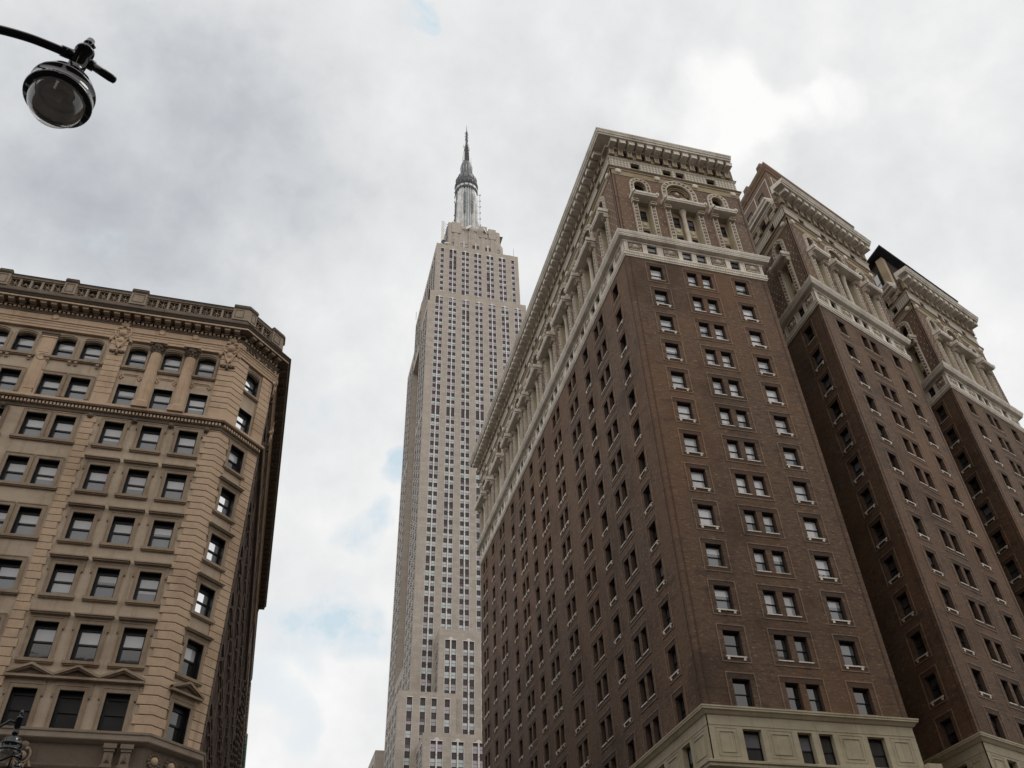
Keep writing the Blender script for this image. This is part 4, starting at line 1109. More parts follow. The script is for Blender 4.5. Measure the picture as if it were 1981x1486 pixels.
# balustrade: pedestals, rail, pierced star panels
bal = MB()
bal.sweep(PT, [(-.32, 50.15), (.30, 50.15), (.30, 51.0), (.26, 51.32), (-.28, 51.32)], 'sandstone_soiled')
bal.sweep(PT, [(-.34, 52.3), (.24, 52.3), (.26, 52.38), (.32, 52.44), (.32, 52.58), (-.34, 52.64)], 'slate_dark', mats=['sandstone_rail', 'sandstone_rail', 'sandstone_rail', 'slate_dark', 'slate_dark', 'slate_dark'])
b_par = lpart('balustrade', bal)
def pedestal(path):
    t = MB()
    t.sweep(path, [(-.4, 51.3), (.34, 51.3), (.34, 52.5), (-.4, 52.5)], 'sandstone_rail')
    t.sweep(path, [(-.44, 52.5), (.38, 52.5), (.46, 52.6), (.46, 52.72), (-.44, 52.74)], 'sandstone_soiled'); t.sweep(path, [(-.38, 52.72), (.36, 52.72), (.36, 52.9), (-.38, 52.9)], 'slate_dark')
    t.build('pedestal', b_par)
def pinset(F, a, b_):
    t = MB()
    for q in ((a, b_, 51.5, 51.54), (a, b_, 52.3, 52.34), (a, a + .04, 51.54, 52.3), (b_ - .04, b_, 51.54, 52.3)): t.box(F, q[0], q[1], .34, .37, q[2], q[3], 'sandstone_soiled', 'b')
    t.build('panel_moulding', b_par)
PED = [(-25.1, -24.2), (-20.36, -19.46), (-15.5, -14.3)]
for a, e in PED + [(-31.5, -30.3)]:
    pedestal([(a, 53), (e, 53)]); pinset(FF, X(a) + .15, X(e) - .15)
pedestal([(-7.75, 53), CHA, FC.p(.75, 0, 0)[:2]]); pinset(FF, X(-7.6), X(-6.9)); pinset(FC, .2, .62)
pedestal([FC.p(2.65, 0, 0)[:2], CHB, FD.p(.7, 0, 0)[:2]]); pinset(FC, 2.8, 3.5)
for u in (8, 16, 24, 32, 40): pedestal([FD.p(u, 0, 0)[:2], FD.p(u + 1, 0, 0)[:2]])
def star_panels(F, a, e, nn, broken=()):
    t = MB(); st = (e - a) / nn; z0, z1 = 51.32, 52.3; zc = (z0 + z1) / 2
    for i in range(nn + 1): t.box(F, a + st * i - .08, a + st * i + .08, -.1, .16, z0, z1, 'sandstone_rail')
    t.box(F, a, e, -.1, .13, z0, z0 + .09, 'sandstone_rail'); t.box(F, a, e, -.1, .13, z1 - .09, z1, 'sandstone_rail')
    for i in range(nn):
        c = a + st * (i + .5)
        for k in range(8):
            if i in broken and k in (1, 2, 3, 6): continue
            an = k * math.pi / 4 + .001; R_ = min((st / 2 - .05) / max(abs(math.cos(an)), .01), .42 / max(abs(math.sin(an)), .01))
            p = [F.p(c + .05 * math.cos(an), .03, zc + .05 * math.sin(an)), F.p(c + R_ * math.cos(an), .03, zc + R_ * math.sin(an))]
            t.tube(p, .036, 'sandstone_rail', 4, False)
        t.lathe(F.p(c, .0, zc), [(.10, 0), (.08, .08), (0, .1)], 'sandstone_rail', 8, axis=(F.n.x, F.n.y, 0))
    t.build('pierced_panel', b_par)
star_panels(FF, X(-24.2), X(-20.36), 5, (1, 2)); star_panels(FF, X(-19.46), X(-15.5), 5, (1,)); star_panels(FF, X(-14.3), X(-7.75), 8); star_panels(FF, X(-30.3), X(-25.1), 6); star_panels(FC, .75, 2.65, 2)
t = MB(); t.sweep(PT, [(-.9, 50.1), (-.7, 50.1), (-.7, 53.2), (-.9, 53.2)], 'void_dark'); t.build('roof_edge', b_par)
t = MB(); t.poly([(PT[0][0], 53.5), (CHA[0], 53.5), (CHB[0] - .5, CHB[1]), (CHB[0] - .5, CHB[1] + DL), (PT[0][0], CHB[1] + DL)], 50.3, 'roof_tar'); lpart('roof', t)
# side street dressings: piers, hoods and sills seen edge on
sdm = MB()
for c in SIDE:
    for r, (z0, z1) in ROWS.items():
        w = FWD / 2
        sdm.box(FD, c - w - .2, c - w, 0, .10, z0, z1 + .24, 'brownstone_shade', 'b'); sdm.box(FD, c + w, c + w + .2, 0, .10, z0, z1 + .24, 'brownstone_shade', 'b')
        sdm.box(FD, c - w - .4, c + w + .4, 0, .15, z0 - .22, z0, 'brownstone_shade', 'b')
        if r < 9: sdm.box(FD, c - w - .42, c + w + .42, 0, .22, z1 + .36, z1 + .56, 'brownstone_shade', 'b')
        sdm.box(FD, c - w - .2, c + w + .2, 0, .12, z1, z1 + .3, 'brownstone_shade', 'b')
for u in (0.0, 6.6, 14.4, 22.3, 30.1, 38.0, 43.6):
    z = 19.0
    while z < 47.3:
        sdm.box(FD, u, u + 1.0, 0, .14, z, z + .5, 'brownstone_shade', 'b'); z += .56
lpart('side_dressing', sdm)
lpart('wall', lw); lpart('quoins', lq)
WL.build(E_L, 100)

# ---- the row farther along the side street
def row_house(nm, label, y0, y1, ztop, x, corn_mat, bracket, extra=0.0):
    E = thing(nm, label, 'building', (x, y0, 0))
    F = mk((x, y0), (0, 1), (1, 0), True); L_ = y1 - y0; w = MB(); ws = WinSet(); hs = []
    win_meshes('row', 1.2, 2.0, 'pane_dim', 'pane_black', .3, .08)
    z = 20.0
    while z < ztop - 4:
        u = 1.6
        while u < L_ - 1:
            hs.append((u - .6, u + .6, z, z + 2.0)); ws.add(F, u, z, 'row', 1.2, 2.0); u += 2.5
        z += 3.7
    w.wall(F, 0, L_, .15, ztop, hs, 'brownstone_shade', .3)
    w.face([(x, y0, .15), (x - 25, y0, .15), (x - 25, y0, ztop), (x, y0, ztop)], 'brownstone_shade'); w.face([(x, y1, .15), (x - 25, y1, .15), (x - 25, y1, ztop), (x, y1, ztop)], 'brownstone_shade')
    w.build('wall', E)
    c = MB(); c.sweep([(x, y0), (x, y1)], [(.0, ztop - 1.2), (.2, ztop - 1.1), (.25, ztop - .6), (.7 + extra, ztop - .5), (.8 + extra, ztop - .1), (.0, ztop)], corn_mat); 
    if bracket:
        u = .5
        while u < L_: c.box(F, u - .2, u + .2, .0, .75 + extra, ztop - 1.5, ztop - .5, corn_mat); u += 1.7
    c.build('cornice', E); ws.build(E, 0)
    s = MB()
    for h in hs: s.box(F, h[0] - .2, h[1] + .2, 0, .25, h[2] - .2, h[2], 'brownstone_shade', 'b'); s.box(F, h[0] - .2, h[1] + .2, 0, .2, h[3], h[3] + .3, 'brownstone_shade', 'b')
    s.build('window_surround', E)['kind'] = 'stuff'
    t = MB(); t.poly([(x, y0), (x, y1), (x - 25, y1), (x - 25, y0)], ztop - .05, 'roof_tar'); t.build('roof', E)
row_house('stone_building', 'dark flat-topped stone building just beyond the sandstone corner block', 100.2, 121, 49.5, -3.95, 'brownstone_shade', False, -.45)
row_house('stone_building', 'dark stone building with knobbly bracketed eaves, between the flat-topped one and the green cornice', 121.1, 142, 49.0, -3.95, 'sandstone_rail', True, -.5)
row_house('stone_building', 'farthest dark building of the side street, with a green copper cornice', 142.1, 170, 49.2, -3.95, 'copper_green', True, -.35)

# ================================================================== LIMESTONE SKYSCRAPER
E_T = thing('skyscraper', 'tall stepped limestone skyscraper with striped window bays and a needle mast', 'skyscraper', (60, 282, 0))
WT = WinSet(); rt = random.Random(21)
TW, TH = 1.42, 2.02
for tg, a, b_ in (('l', 'tower_lilac', 'tower_lilac'), ('p', 'tower_pale', 'tower_pale'), ('g', 'tower_grey', 'tower_grey'), ('x', 'tower_pale', 'tower_grey'), ('y', 'tower_pale', 'tower_lilac'), ('o', 'tower_open', 'tower_grey'), ('k', 'tower_open', 'tower_open')):
    win_meshes(('t', tg), TW, TH, a, b_, .03, .03, .5)
    win_meshes(('tb', tg), TW + .10, TH, a, b_, .03, .035, .5)
FLOORS = []
z = 218.6 + 3.62
while z < 330: FLOORS.append(z); z += 3.62
z = 215.0; FLOORS.append(218.6); FLOORS.append(215.0); z = 208.8
while z > 20: FLOORS.append(z); z -= 3.68
stn = MB(); spd = MB(); stl = MB()
TE = (0.0, 255.0)
def tower_face(F, u0, u1, z0, z1, slots, ztop, zbot=None, big=False, dim=0.0, detail=True):
    zbot = z0 if zbot is None else zbot
    dp = .35 if detail else .10
    hs = [(a, b_, zbot, ztop, dp) for a, b_, n_ in slots]
    stn.wall(F, u0, u1, z0, z1, hs, 'tower_limestone', .35)
    for a, b_, n_ in slots:
        spd.quad(F, a, b_, zbot, ztop, .02 - dp, 'tower_spandrel')
        ed = .11
        for q in ((a, a + ed), (b_ - ed, b_)): stl.box(F, q[0], q[1], -.32, .08 if detail else .0, zbot, ztop + .12, 'tower_steel', 'b')
        stl.box(F, a - .08, b_ + .08, -.1, .08, ztop, ztop + .22, 'tower_steel', 'b')
        c = (a + b_) / 2
        if n_ == 2:
            stl.box(F, c - .2, c + .2, -.32, .14 if detail else .02, zbot, ztop + .9, 'tower_steel', 'b')
            if detail:
                for s in (-1, 1):
                    t0 = [F.p(c + s * .24, .10, ztop + .22), F.p(c + s * .85, .10, ztop + .22), F.p(c + s * .24, .10, ztop + .95)]
                    stl.face(t0, 'tower_steel')
            cs = [(a + ed + c - .24) / 2, (b_ - ed + c + .24) / 2]
        else: cs = [c]
        prev = 'l'
        for zf in FLOORS:
            if zf > ztop + .1 or zf - TH < zbot: continue
            if n_ == 2:
                for k in range(2):
                    stl.box(F, c - .25, c + .25, .135, .15, zf - 2.9, zf - 2.8, 'tower_spandrel', 'b') if detail and k == 0 else None
            for x in cs:
                up = zf > 200
                pool = ('llllllgyygk' if zf > 265 else 'lllggxyyplo') if up else 'ggxxpplgyxpo'
                tg = prev if rt.random() < .35 else rt.choice(pool)
                prev = tg
                if big and tg != 'k' and rt.random() < .45: tg = 'p'
                WT.add(F, x, zf - TH, ('tb' if big and n_ == 1 else 't', tg), TW, TH, .13 - dp)
    return
def tbox(x0, x1, y0, y1, z0, z1):
    """the plain sides, back and roof of one block (its faces to the viewer are made by tower_face)"""
    for q in ([(x1, y0), (x1, y1)], [(x0, y1), (x1, y1)]):
        stn.face([(*q[0], z0), (*q[1], z0), (*q[1], z1), (*q[0], z1)], 'tower_limestone', [(0, z0), (30, z0), (30, z1), (0, z1)])
    stn.face([(x0, y0, z1), (x1, y0, z1), (x1, y1, z1), (x0, y1, z1)], 'roof_tar')
def FN(x, y): return mk((x, y), (0, 1), (-1, 0), False)
def FFt(y): return mk((0, y), (1, 0), (0, -1), True)
XL, XR = 38.25, 81.55
main_slots = [(41.26 + 5.79 * i, 44.72 + 5.79 * i, 2) for i in range(7)]
# main shaft front and its two wings on the near side
tower_face(FFt(255), XL, XR, 60, 276.4, main_slots, 272.9 + 1.7 - 1.7, 60)
side3 = [(2.2, 5.3, 2), (7.6, 10.7, 2), (13.0, 16.1, 2)]
tower_face(FN(XL, 255), 0, 18.8, 60, 270, side3, 266.5, 60, detail=False)
tower_face(FN(XL, 290.3), 0, 17.9, 60, 271, [(1.4, 4.5, 2), (6.8, 9.9, 2), (12.4, 15.5, 2)], 267, 60, detail=False)
stn.box(FFt(290.3), XL, 46.5, -.5, 0, 60, 271, 'tower_limestone')                       # return wall of the far wing
stn.box(FN(XL, 255), 18.3, 18.8, -8.2, -.0, 116.8, 270, 'tower_limestone')
stn.face([(46.4, 273.8, 60), (46.4, 290.3, 60), (46.4, 290.3, 258), (46.4, 273.8, 258)], 'tower_limestone')
tower_face(FN(XL, 273.8), 0, 16.5, 60, 116.8, [(1.2, 4.3, 2), (6.6, 9.7, 2), (12.0, 15.1, 2)], 113.5, 60, detail=False)
stn.face([(XL, 273.8, 116.8), (46.4, 273.8, 116.8), (46.4, 290.3, 116.8), (XL, 290.3, 116.8)], 'tower_limestone')
stn.face([(XL, 257, 270), (40.7, 257, 270), (40.7, 273.8, 270), (XL, 273.8, 270)], 'tower_limestone')
stn.face([(XL, 290.3, 271), (46.5, 290.3, 271), (46.5, 308.2, 271), (XL, 308.2, 271)], 'tower_limestone')
stn.box(FN(XL, 255), 0, 2.2, -.6, 0, 270, 276.4, 'tower_limestone')
# inner shaft behind the wings, and the taller middle bay
tower_face(FN(40.7, 257.2), 0, 16.6, 258, 276.2, [(2.5, 5.5, 2), (8, 11, 2)], 273, 262, detail=False)
tower_face(FN(38.15, 273.8), 0, 15.6, 258, 287.6, [(1.5, 4.5, 2), (6.5, 9.5, 2), (11.3, 14.3, 2)], 284.5, 262, detail=False)
stn.box(FFt(273.8), 38.15, 47, -.4, 0, 258, 287.6, 'tower_limestone')
stn.face([(38.15, 273.8, 287.6), (82, 273.8, 287.6), (82, 289.4, 287.6), (38.15, 289.4, 287.6)], 'roof_tar')
stn.face([(38.15, 273.8, 258), (47, 273.8, 258), (47, 289.4, 258), (38.15, 289.4, 258)], 'tower_limestone')
tbox(40.7, XR, 255, 308.2, 60, 276.4)
# upper block
AY = 257.2; k_ = AY / 255
a_slots = [(42.87 * k_, 44.55 * k_, 1)] + [(46.77 * k_ + 5.77 * i, 46.77 * k_ + 5.77 * i + 3.6, 2) for i in range(5)] + [(75.61 * k_, 77.25 * k_, 1)]
tower_face(FFt(AY), 41.35, 79.75, 276, 310.5, a_slots, 307.3, 276)
tower_face(FN(41.35, AY), 0, 50, 276, 310.5, [(3 + 5.8 * i, 6.2 + 5.8 * i, 2) for i in range(7)], 307, 276, detail=False)
tbox(41.35, 79.75, AY, 307, 276, 310.5)
# crown block with stepped piers
CY = 262.0
crown_pts = [(47.0, 268), (47.0, 264.2), (48.6, 262), (72.4, 262), (74.8, 265.0), (74.8, 300), (47, 300)]
def prism(pts, z0, z1, mat='tower_limestone'):
    for i in range(len(pts)):
        p, q = pts[i], pts[(i + 1) % len(pts)]; L_ = math.hypot(q[0] - p[0], q[1] - p[1])
        stn.face([(*p, z0), (*q, z0), (*q, z1), (*p, z1)], mat, [(0, z0), (L_, z0), (L_, z1), (0, z1)])
    stn.face([(*p, z1) for p in pts], mat)
FCr = FFt(CY)
hs = []
for c, n_ in ((50.0, 1), (55.0, 2), (60.75, 2), (66.6, 2), (71.9, 1)):
    for x in ([c] if n_ == 1 else [c - .98, c + .98]):
        hs.append((x - .66, x + .66, 314.9, 318.9)); WT.add(FCr, x, 314.9, ('t', rt.choice('kkgyxl')), TW, TH, -.25); WT.add(FCr, x, 316.95, ('t', rt.choice('kygl')), TW, TH, -.25)
for c in (54.9, 60.5, 66.3):
    hs.append((c - .7, c + .7, 327.0, 329.3)); WT.add(FCr, c, 327.2, ('t', 'l'), TW, TH, -.25)
stn.wall(FCr, 48.6, 72.4, 310, 331.5, hs, 'tower_limestone', .3)
prism(crown_pts[:3], 310, 331); prism(crown_pts[3:], 310, 324)
stn.face([(47, 264, 331.5), (74.8, 264, 331.5), (74.8, 300, 331.5), (47, 300, 331.5)], 'tower_limestone')
prism([(47.2, 262.6), (72.8, 262.6), (72.8, 300), (47.2, 300)], 324, 331.4)
for a, b_, zt in ((47.3, 48.9, 332.3), (49.0, 53.3, 333.2), (57.2, 58.0, 331.9), (62.4, 66.2, 333.6), (67.0, 70.6, 332.6)):
    stn.box(FCr, a, b_, -3, .45, 311 if b_ - a < 3.5 else 325.5, zt, 'tower_limestone')
for a, b_ in ((49.0, 53.3), (62.4, 66.2), (67, 70.6)): stn.box(FCr, (a + b_) / 2 - .9, (a + b_) / 2 + .9, 0, .3, 311, 325.5, 'tower_limestone')
for c in (55.0, 60.75, 66.6):
    stl.box(FCr, c - .22, c + .22, -.2, .15, 313.5, 320.4, 'tower_steel', 'b')
# lower projecting blocks in front of the shaft
Y3 = 248.2
tower_face(FFt(Y3), 45.4, 82, 60, 119.1, [(47.15 + 5.62 * i, 50.85 + 5.62 * i, 2) for i in range(6)], 115.7, 60)
tower_face(FN(45.4, Y3), 0, 6.8, 60, 119.1, [(2.0, 5.2, 2)], 115.7, 60, detail=False); tbox(45.4, 82, Y3, 255, 60, 119.1)
Y4 = 246.6; k4 = Y4 / 255
tower_face(FFt(Y4), 33.7, 50.6, 20, 98.55, [(36.05, 37.85, 1), (39.9, 41.7, 1), (43.2, 45.0, 1), (47.05, 48.85, 1)], 96.75, 20, True)
tower_face(FN(33.7, Y4), 0, 24.4, 20, 98.55, [(2.4, 5.6, 2), (8, 11.2, 2), (13.6, 16.8, 2), (19.2, 22.4, 2)], 96.5, 20, detail=False); tbox(33.7, 50.6, Y4, 271, 20, 98.55)
Y5 = 234.3
tower_face(FFt(Y5), 39.3, 82, 10, 82.9, [(41.1 + 5.75 * i, 44.6 + 5.75 * i, 2) for i in range(7)], 80.7, 10, True)
tower_face(FN(39.3, Y5), 0, 12.3, 10, 82.9, [(2.0, 5.2, 2), (7.4, 10.6, 2)], 80.5, 10, detail=False); tbox(39.3, 82, Y5, 246.6, 10, 82.9)
tower_face(FFt(275), 31.4, 40, 10, 90.7, [(34.3, 37.6, 2)], 87.4, 10); tower_face(FN(31.4, 275), 0, 30, 10, 90.7, [(2.4, 5.6, 2), (8, 11.2, 2), (13.6, 16.8, 2), (19.2, 22.4, 2)], 87.4, 10, detail=False); tbox(31.4, 60, 275, 305, 10, 90.7)
stn.build('stone_shaft', E_T); spd.build('spandrel', E_T); stl.build('steel_trim', E_T)
WT.build(E_T, 100)
# rooftop dishes, relay mast
for nm, p, dr in (('satellite_dish', (57.2, 260.6, 329.6), (-.55, -.8, .25)), ('satellite_dish', (64.6, 260.6, 329.5), (.75, -.6, .2)), ('satellite_dish', (46.0, 257.6, 311.4), (-.2, -.9, .5))):
    t = MB(); R_ = 1.55 if nm and p[2] > 320 else 1.1
    t.lathe(p, [(0, 0), (R_ * .5, .12), (R_, .5), (R_ * 1.02, .46), (R_ * .5, .05), (0, -.1)], 'dish_white', 18, axis=dr)
    t.tube([p, (p[0], 262, p[2] - .9)], .25, 'mast_dark', 6); t.build(nm, E_T)
t = MB()
for x, y in ((44.6, 261), (46.9, 261), (44.6, 264.5), (46.9, 264.5)): t.tube([(x, y, 310.5), (x, y, 331 if x < 45 else 330)], .14, 'mast_dark', 5)
for z_ in (314, 318, 322, 326, 330): t.tube([(44.6, 261, z_), (46.9, 261, z_ - .6), (46.9, 264.5, z_ - .6)], .10, 'mast_dark', 5); t.tube([(44.6, 261, z_), (46.9, 261, z_ - 4)], .08, 'mast_dark', 4)
t.box(FFt(261), 43.9, 45.2, 0, .5, 313.5, 331, 'dish_white'); t.lathe((45.0, 260, 315), [(0, 0), (1.0, .3), (1.25, .3), (0, -.2)], 'mast_dark', 12, axis=(-.6, -.6, -.5))
t.build('relay_rack', E_T)
t = MB(); t.tube([(78.0, 258, 310), (78.0, 258, 317)], .07, 'mast_dark', 4); t.lathe((76, 258.2, 310.5), [(.8, 0), (.8, .5), (.5, 1.2), (0, 1.4)], 'dish_white', 10); t.build('roof_aerial', E_T)
t = MB(); t.tube([(37.5, 285, 287), (37.5, 285, 292)], .08, 'mast_dark', 4); t.tube([(40.2, 274.5, 287), (40.2, 274.5, 291)], .12, 'dish_white', 4); t.build('roof_aerial', E_T)
# mooring mast
MC = (60.25, 281.8)
t = MB()
t.lathe((*MC, 0), [(5.3, 331), (5.0, 372), (4.9, 385)], 'mast_glass', 24)
for i in range(24):
    a = 2 * math.pi * i / 24
    t.tube([(MC[0] + 5.35 * math.cos(a), MC[1] + 5.35 * math.sin(a), 331), (MC[0] + 5.0 * math.cos(a), MC[1] + 5.0 * math.sin(a), 385.5)], .27, 'mast_metal', 5)
t.build('mast_drum', E_T)
for k in range(4):                                      # four winged buttresses
    t = MB(); a = math.pi / 4 + k * math.pi / 2
    e = Vector((math.cos(a), math.sin(a))); f = Vector((-e.y, e.x))
    for w_, prof in ((1.9, [(7.4, 331), (7.0, 345), (6.3, 350), (6.1, 372), (5.3, 382)]), (1.0, [(8.9, 331), (8.7, 341), (8.0, 344.5), (7.4, 350), (6.7, 354), (6.5, 377), (5.2, 384)]), (.45, [(9.5, 331), (9.3, 338), (8.6, 343), (8.1, 353), (7.0, 357), (6.9, 370), (5.2, 379)])):
        for i in range(len(prof) - 1):
            (r0, z0), (r1, z1) = prof[i], prof[i + 1]
            for s in (-1, 1):
                q = [Vector(MC) + e * rr + f * (s * w_) for rr in (3.5, r0, r1)]
                t.face([(q[0].x, q[0].y, z0), (q[1].x, q[1].y, z0), (q[2].x, q[2].y, z1), (q[0].x, q[0].y, z1)], 'mast_metal')
            p0, p1, p2, p3 = [Vector(MC) + e * rr + f * (s * w_) for rr, s in ((r0, -1), (r0, 1), (r1, 1), (r1, -1))]
            t.face([(p0.x, p0.y, z0), (p1.x, p1.y, z0), (p2.x, p2.y, z1), (p3.x, p3.y, z1)], 'mast_metal')
    for s in (-1, 1):                                   # louvred panels beside the wing
        q0 = Vector(MC) + e * 5.6 + f * (s * 1.95); q1 = Vector(MC) + e * 5.2 + f * (s * 3.1)
        t.face([(q0.x, q0.y, 362), (q1.x, q1.y, 362), (q1.x, q1.y, 378), (q0.x, q0.y, 378)], 'mast_dark')
    t.build('buttress', E_T)
t = MB()
t.lathe((*MC, 0), [(5.0, 383.5), (5.9, 384.0), (6.0, 386.2), (5.3, 386.3), (5.3, 387.6), (6.0, 387.7), (6.1, 390.4), (5.5, 390.6), (5.45, 391.8), (5.85, 392.0), (5.75, 393.6)], 'mast_dark', 28)
for i in range(16):
    a = 2 * math.pi * (i + .5) / 16
    for z0, z1, rr, mm in ((384.4, 386.0, 6.02, 'mast_metal'), (388.3, 390.0, 6.12, 'mast_dark'), (388.6, 389.8, 6.16, 'tower_spandrel')):
        F_ = mk((MC[0] + rr * math.cos(a), MC[1] + rr * math.sin(a)), (-math.sin(a), math.cos(a)), (math.cos(a), math.sin(a)), True)
        t.box(F_, -.85, .85, -.1, .12, z0, z1, mm)
t.lathe((*MC, 0), [(5.75, 393.6), (5.4, 395.6), (4.6, 397.6), (3.5, 399.2), (3.0, 399.8)], 'mast_dark', 28)
for i in range(12):
    a = 2 * math.pi * i / 12
    t.tube([(MC[0] + r_ * math.cos(a), MC[1] + r_ * math.sin(a), z_) for r_, z_ in ((5.9, 392.6), (5.55, 395.6), (4.75, 397.8), (3.6, 399.6))], .16, 'tower_spandrel', 4)
t.build('observation_drum', E_T)
t = MB()
t.lathe((*MC, 0), [(2.9, 399.4), (2.95, 401.5), (3.4, 405.5), (3.3, 407.8), (2.6, 411.2), (1.7, 411.8)], 'mast_dark', 16)
for i in range(14):
    a = 2 * math.pi * i / 14; t.tube([(MC[0] + 3.05 * math.cos(a), MC[1] + 3.05 * math.sin(a), 399.6), (MC[0] + 3.45 * math.cos(a), MC[1] + 3.45 * math.sin(a), 406.5)], .13, 'mast_metal', 4)
t.build('mast_cap', E_T)
t = MB()                                                # antenna
def lattice(r0, r1, z0, z1, n_, rr, mat):
    for k in range(4):
        a = math.pi / 4 + k * math.pi / 2
        t.tube([(MC[0] + r0 * math.cos(a), MC[1] + r0 * math.sin(a), z0), (MC[0] + r1 * math.cos(a), MC[1] + r1 * math.sin(a), z1)], rr, mat, 4)
    for j in range(n_):
        for k in range(4):
            a, b_ = math.pi / 4 + k * math.pi / 2, math.pi / 4 + (k + 1) * math.pi / 2
            f0, f1 = j / n_, (j + 1) / n_; ra, rb = r0 + (r1 - r0) * f0, r0 + (r1 - r0) * f1; za, zb = z0 + (z1 - z0) * f0, z0 + (z1 - z0) * f1
            t.tube([(MC[0] + ra * math.cos(a), MC[1] + ra * math.sin(a), za), (MC[0] + rb * math.cos(b_), MC[1] + rb * math.sin(b_), zb)], rr * .7, mat, 4)
            t.tube([(MC[0] + ra * math.cos(a), MC[1] + ra * math.sin(a), za), (MC[0] + ra * math.cos(b_), MC[1] + ra * math.sin(b_), za)], rr * .7, mat, 4)
lattice(1.75, 1.15, 411.5, 429, 10, .22, 'mast_dark'); lattice(.62, .5, 429, 443, 8, .13, 'mast_dark')
t.lathe((*MC, 0), [(.75, 411.5), (.6, 429), (.28, 443), (.24, 444), (.05, 450)], 'mast_dark', 8)
t.box(mk((MC[0] - 1.9, MC[1] - 1.2), (1, 0), (0, -1), True), -.4, .4, 0, .5, 412, 420.5, 'dish_white')
for zz, rr in ((427.6, 2.0), (426, 1.9), (423.4, 1.5), (420.8, 1.5), (434.5, .9), (437.5, 1.0), (440.6, .9)):
    for k in range(4):
        a = k * math.pi / 2 + .3; x, y = MC[0] + rr * math.cos(a), MC[1] + rr * math.sin(a)
        t.tube([(MC[0], MC[1], zz - .6), (x, y, zz)], .09, 'mast_dark', 4); t.tube([(x, y, zz - .9), (x, y, zz + .9)], .12, 'mast_metal' if rr > 1.8 else 'mast_dark', 4)
for s in (-1, 1): t.tube([(MC[0] + s * 2.4, MC[1] - 1, 411), (MC[0] + s * 2.4, MC[1] - 1, 416.5)], .07, 'mast_dark', 4)
t.build('antenna', E_T)
for s, zs in ((-1, (336, 340, 345, 350, 356, 360, 371, 375, 379, 383)), (1, (352, 356, 361, 366, 371, 376, 381))):      # side aerials
    t = MB(); x = MC[0] + s * 6.7
    t.tube([(x - s * (.9 if 0 else 0), MC[1] - 3, zs[0] - 1.5), (x, MC[1] - 3, zs[-1] + 1)], .10, 'mast_dark', 4)
    for z_ in zs: t.tube([(MC[0] + s * 5, MC[1] - 3, z_), (x, MC[1] - 3, z_)], .12, 'mast_dark', 4); t.lathe((x + s * .15, MC[1] - 3.2, z_), [(.42, 0), (.3, .3), (0, .35)], 'mast_dark', 6, axis=(s, -.4, 0))
    t.build('side_aerial', E_T)

# ================================================================== BLOCKS ACROSS THE AVENUE (behind the viewer; they shade the lower storeys and show in the panes)
def far_block(label, x0, x1, y0, y1, zt, mat, fl):
    E = thing('office_block', label, 'office block', ((x0 + x1) / 2, y1, 0))
    w = MB(); F = mk((x0, y1), (1, 0), (0, 1), True); hs = []; gl_ = MB()
    z = 5.0
    while z < zt - 3:
        u = 2.0
        while u < x1 - x0 - 2.5: hs.append((u, u + 1.9, z, z + 2.2)); gl_.quad(F, u, u + 1.9, z, z + 2.2, -.3, 'pane_black'); u += 3.6
        z += fl
    w.wall(F, 0, x1 - x0, .15, zt, hs, mat, .3)
    for a, b_ in (((x0, y0), (x0, y1)), ((x1, y0), (x1, y1)), ((x0, y0), (x1, y0))):
        w.face([(*a, .15), (*b_, .15), (*b_, zt), (*a, zt)], mat, [(0, 0), (30, 0), (30, zt), (0, zt)])
    w.poly([(x0, y0), (x1, y0), (x1, y1), (x0, y1)], zt, 'roof_tar')
    c = MB(); c.sweep([(x1, y1), (x0, y1)], [(.0, zt - 1.5), (.3, zt - 1.3), (.8, zt - .4), (.9, zt + .3), (.0, zt + .4)], 'sandstone_trim')
    w.build('wall', E); gl_.build('glazing', E)['kind'] = 'stuff'; c.build('cornice', E)
far_block('brown brick store block facing the brick hotel from across the avenue', 2, 150, -90, -28, 52, 'hotel_brick_upper', 4.2)
far_block('grey stone office block facing the sandstone building from across the avenue', -110, -12, -90, -34, 58, 'brownstone_shade', 4.0)

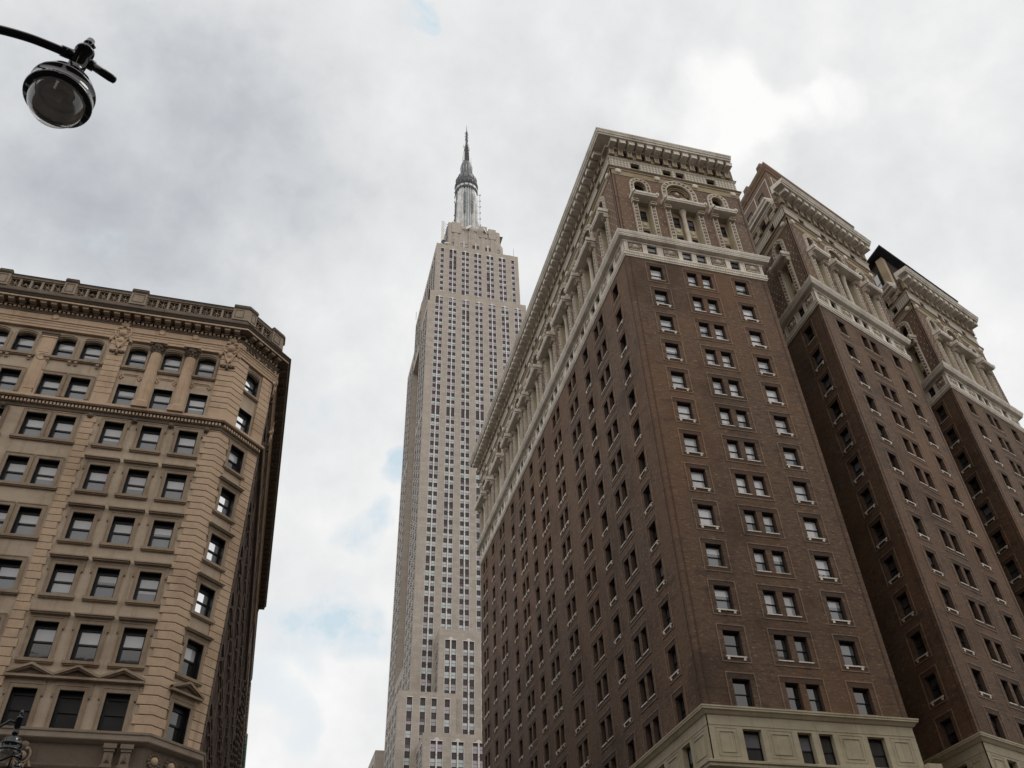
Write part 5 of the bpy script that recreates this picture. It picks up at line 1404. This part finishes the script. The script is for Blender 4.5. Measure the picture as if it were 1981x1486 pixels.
# ================================================================== STREET LAMPS
def lamp_head(E, c, sc=1.0, zs=1.29):
    """a glossy black domed head with a clear globe; c is the middle of the flange"""
    x, y, z0 = c
    P = lambda L: [(r * sc, h * sc * (zs if h > 0 else 1)) for r, h in L]
    t = MB()
    t.lathe((x, y, z0), P([(.300, -.03), (.36, -.03), (.368, .0), (.352, .012), (.348, .13), (.354, .135), (.354, .155), (.338, .165), (.295, .25), (.21, .325), (.12, .36), (.075, .37), (.07, .41)]), 'lamp_black', 48)
    t.lathe((x, y, z0), P([(.300, -.03), (.285, .02), (.225, .05)]), 'lamp_inner', 32)
    h = t.build('lamp_head', E)
    g_ = MB(); n_ = 14
    g_.lathe((x, y, z0 - .02 * sc), [(sc * .305 * math.cos(math.pi / 2 * i / n_), -.335 * sc * math.sin(math.pi / 2 * i / n_)) for i in range(n_ + 1)], 'lamp_glass', 40)
    g_.build('globe', h)
    r_ = MB(); r_.lathe((x, y, z0), P([(.225, .05), (.20, .055), (.19, .02), (.15, .06), (.08, .075), (.0, .08)]), 'lamp_dull', 28)
    r_.lathe((x, y, z0), P([(.0, -.02), (.04, -.01), (.05, .04), (.05, .08)]), 'lamp_inner', 12)
    r_.build('reflector', h)
    s = MB()
    s.lathe((x, y, z0), P([(.085, .40), (.105, .42), (.105, .46), (.085, .48), (.08, .56), (.098, .57), (.098, .79), (.112, .795), (.112, .83), (.085, .84), (.06, .85), (.056, .935), (.064, .94), (.064, .96), (.052, .965), (.050, 1.02), (.0, 1.025)]), 'lamp_black', 24)
    s.tube([(x + .03 * sc, y - .02 * sc, z0 + 1.12 * sc), (x + .085 * sc, y - .045 * sc, z0 + 1.165 * sc)], .034 * sc, 'lamp_black', 6)
    s.build('hub', E)
E1 = thing('street_lamp', 'black street lamp with a clear bowl hanging from a curved arm against the sky', 'street lamp', (-7.2, 5.1, .15))
Cx = CAM + pix_dir(112, 192) * 11.6
lamp_head(E1, Cx)
hv = Vector((math.cos(rad(205)), math.sin(rad(205)), 0)); hub = Cx + Vector((0, 0, .885))
t = MB()
arm = [hub + hv * (s_ * 1.35) + Vector((0, 0, d * 1.35)) for s_, d in ((0, .0), (.12, -.025), (.25, -.055), (.43, -.115), (.65, -.235), (.9, -.43), (1.2, -.75), (1.5, -1.2), (1.75, -1.8), (1.9, -2.6))]
def smooth(P, k=5):
    Q = []
    for i in range(len(P) - 1):
        p0, p1, p2, p3 = P[max(i - 1, 0)], P[i], P[i + 1], P[min(i + 2, len(P) - 1)]
        for j in range(k):
            f = j / k
            Q.append(.5 * ((2 * p1) + (p2 - p0) * f + (2 * p0 - 5 * p1 + 4 * p2 - p3) * f * f + (3 * p1 - p0 - 3 * p2 + p3) * f ** 3))
    return Q + [P[-1]]
t.tube(smooth(arm), .052, 'lamp_black', 14)
t.tube([hub + hv * .06, hub + hv * .22 + Vector((0, 0, -.045))], .068, 'lamp_black', 12)
t.build('arm', E1)
t = MB(); sv = -hv
t.tube([hub + sv * .05, hub + sv * .16, hub + sv * .165, hub + sv * .36 + Vector((0, 0, -.025)), hub + sv * .42 + Vector((0, 0, -.03)), hub + sv * .435 + Vector((0, 0, -.031))], [.068, .068, .052, .052, .046, .02], 'lamp_black', 12); t.build('arm_stub', E1)
t = MB(); b_ = arm[-1]; t.lathe((b_.x, b_.y, 0), [(.24, .15), (.24, .5), (.17, .7), (.14, 1.2), (.10, 1.5), (.07, b_.z), (.09, b_.z + .05), (.0, b_.z + .2)], 'lamp_black', 16); t.build('post', E1)
t = MB(); 
for k in (3, 4): p = arm[k]; t.tube([p + Vector((0, 0, .04)), p + Vector((0, 0, .075))], .015, 'lamp_black', 5)
t.build('bolt', E1)
C2 = CAM + pix_dir(18, 1452) * 35.0
E2 = thing('street_lamp', 'black street lamp with two stacked heads in front of the sandstone building', 'street lamp', (C2.x - 1.1, C2.y - .4, .15))
lamp_head(E2, C2)
C3 = CAM + pix_dir(32, 1489) * 34.6
lamp_head(E2, C3, .42)
t = MB(); px, py = E2.location.x, E2.location.y
t.lathe((px, py, 0), [(.24, .15), (.24, .5), (.17, .7), (.14, 1.2), (.11, 1.5), (.08, C2.z + .5), (.10, C2.z + .55), (.0, C2.z + .8)], 'lamp_black', 16); t.build('post', E2)
for C_, hz_ in ((C2, .885), (C3, .37)):
    t = MB(); h_ = Vector((C_.x, C_.y, C_.z + hz_)); t.tube([Vector((px, py, h_.z - .9)), Vector((px, py, h_.z - .9)).lerp(h_, .35) + Vector((0, 0, .15)), h_ + Vector((-.25, -.08, .04)), h_], .045, 'lamp_black', 8); t.build('arm', E2)
t = MB(); t.tube([CAM + pix_dir(27, 1455) * 34.8, CAM + pix_dir(12, 1492) * 34.8], .03, 'lamp_black', 6); t.build('brace', E2)
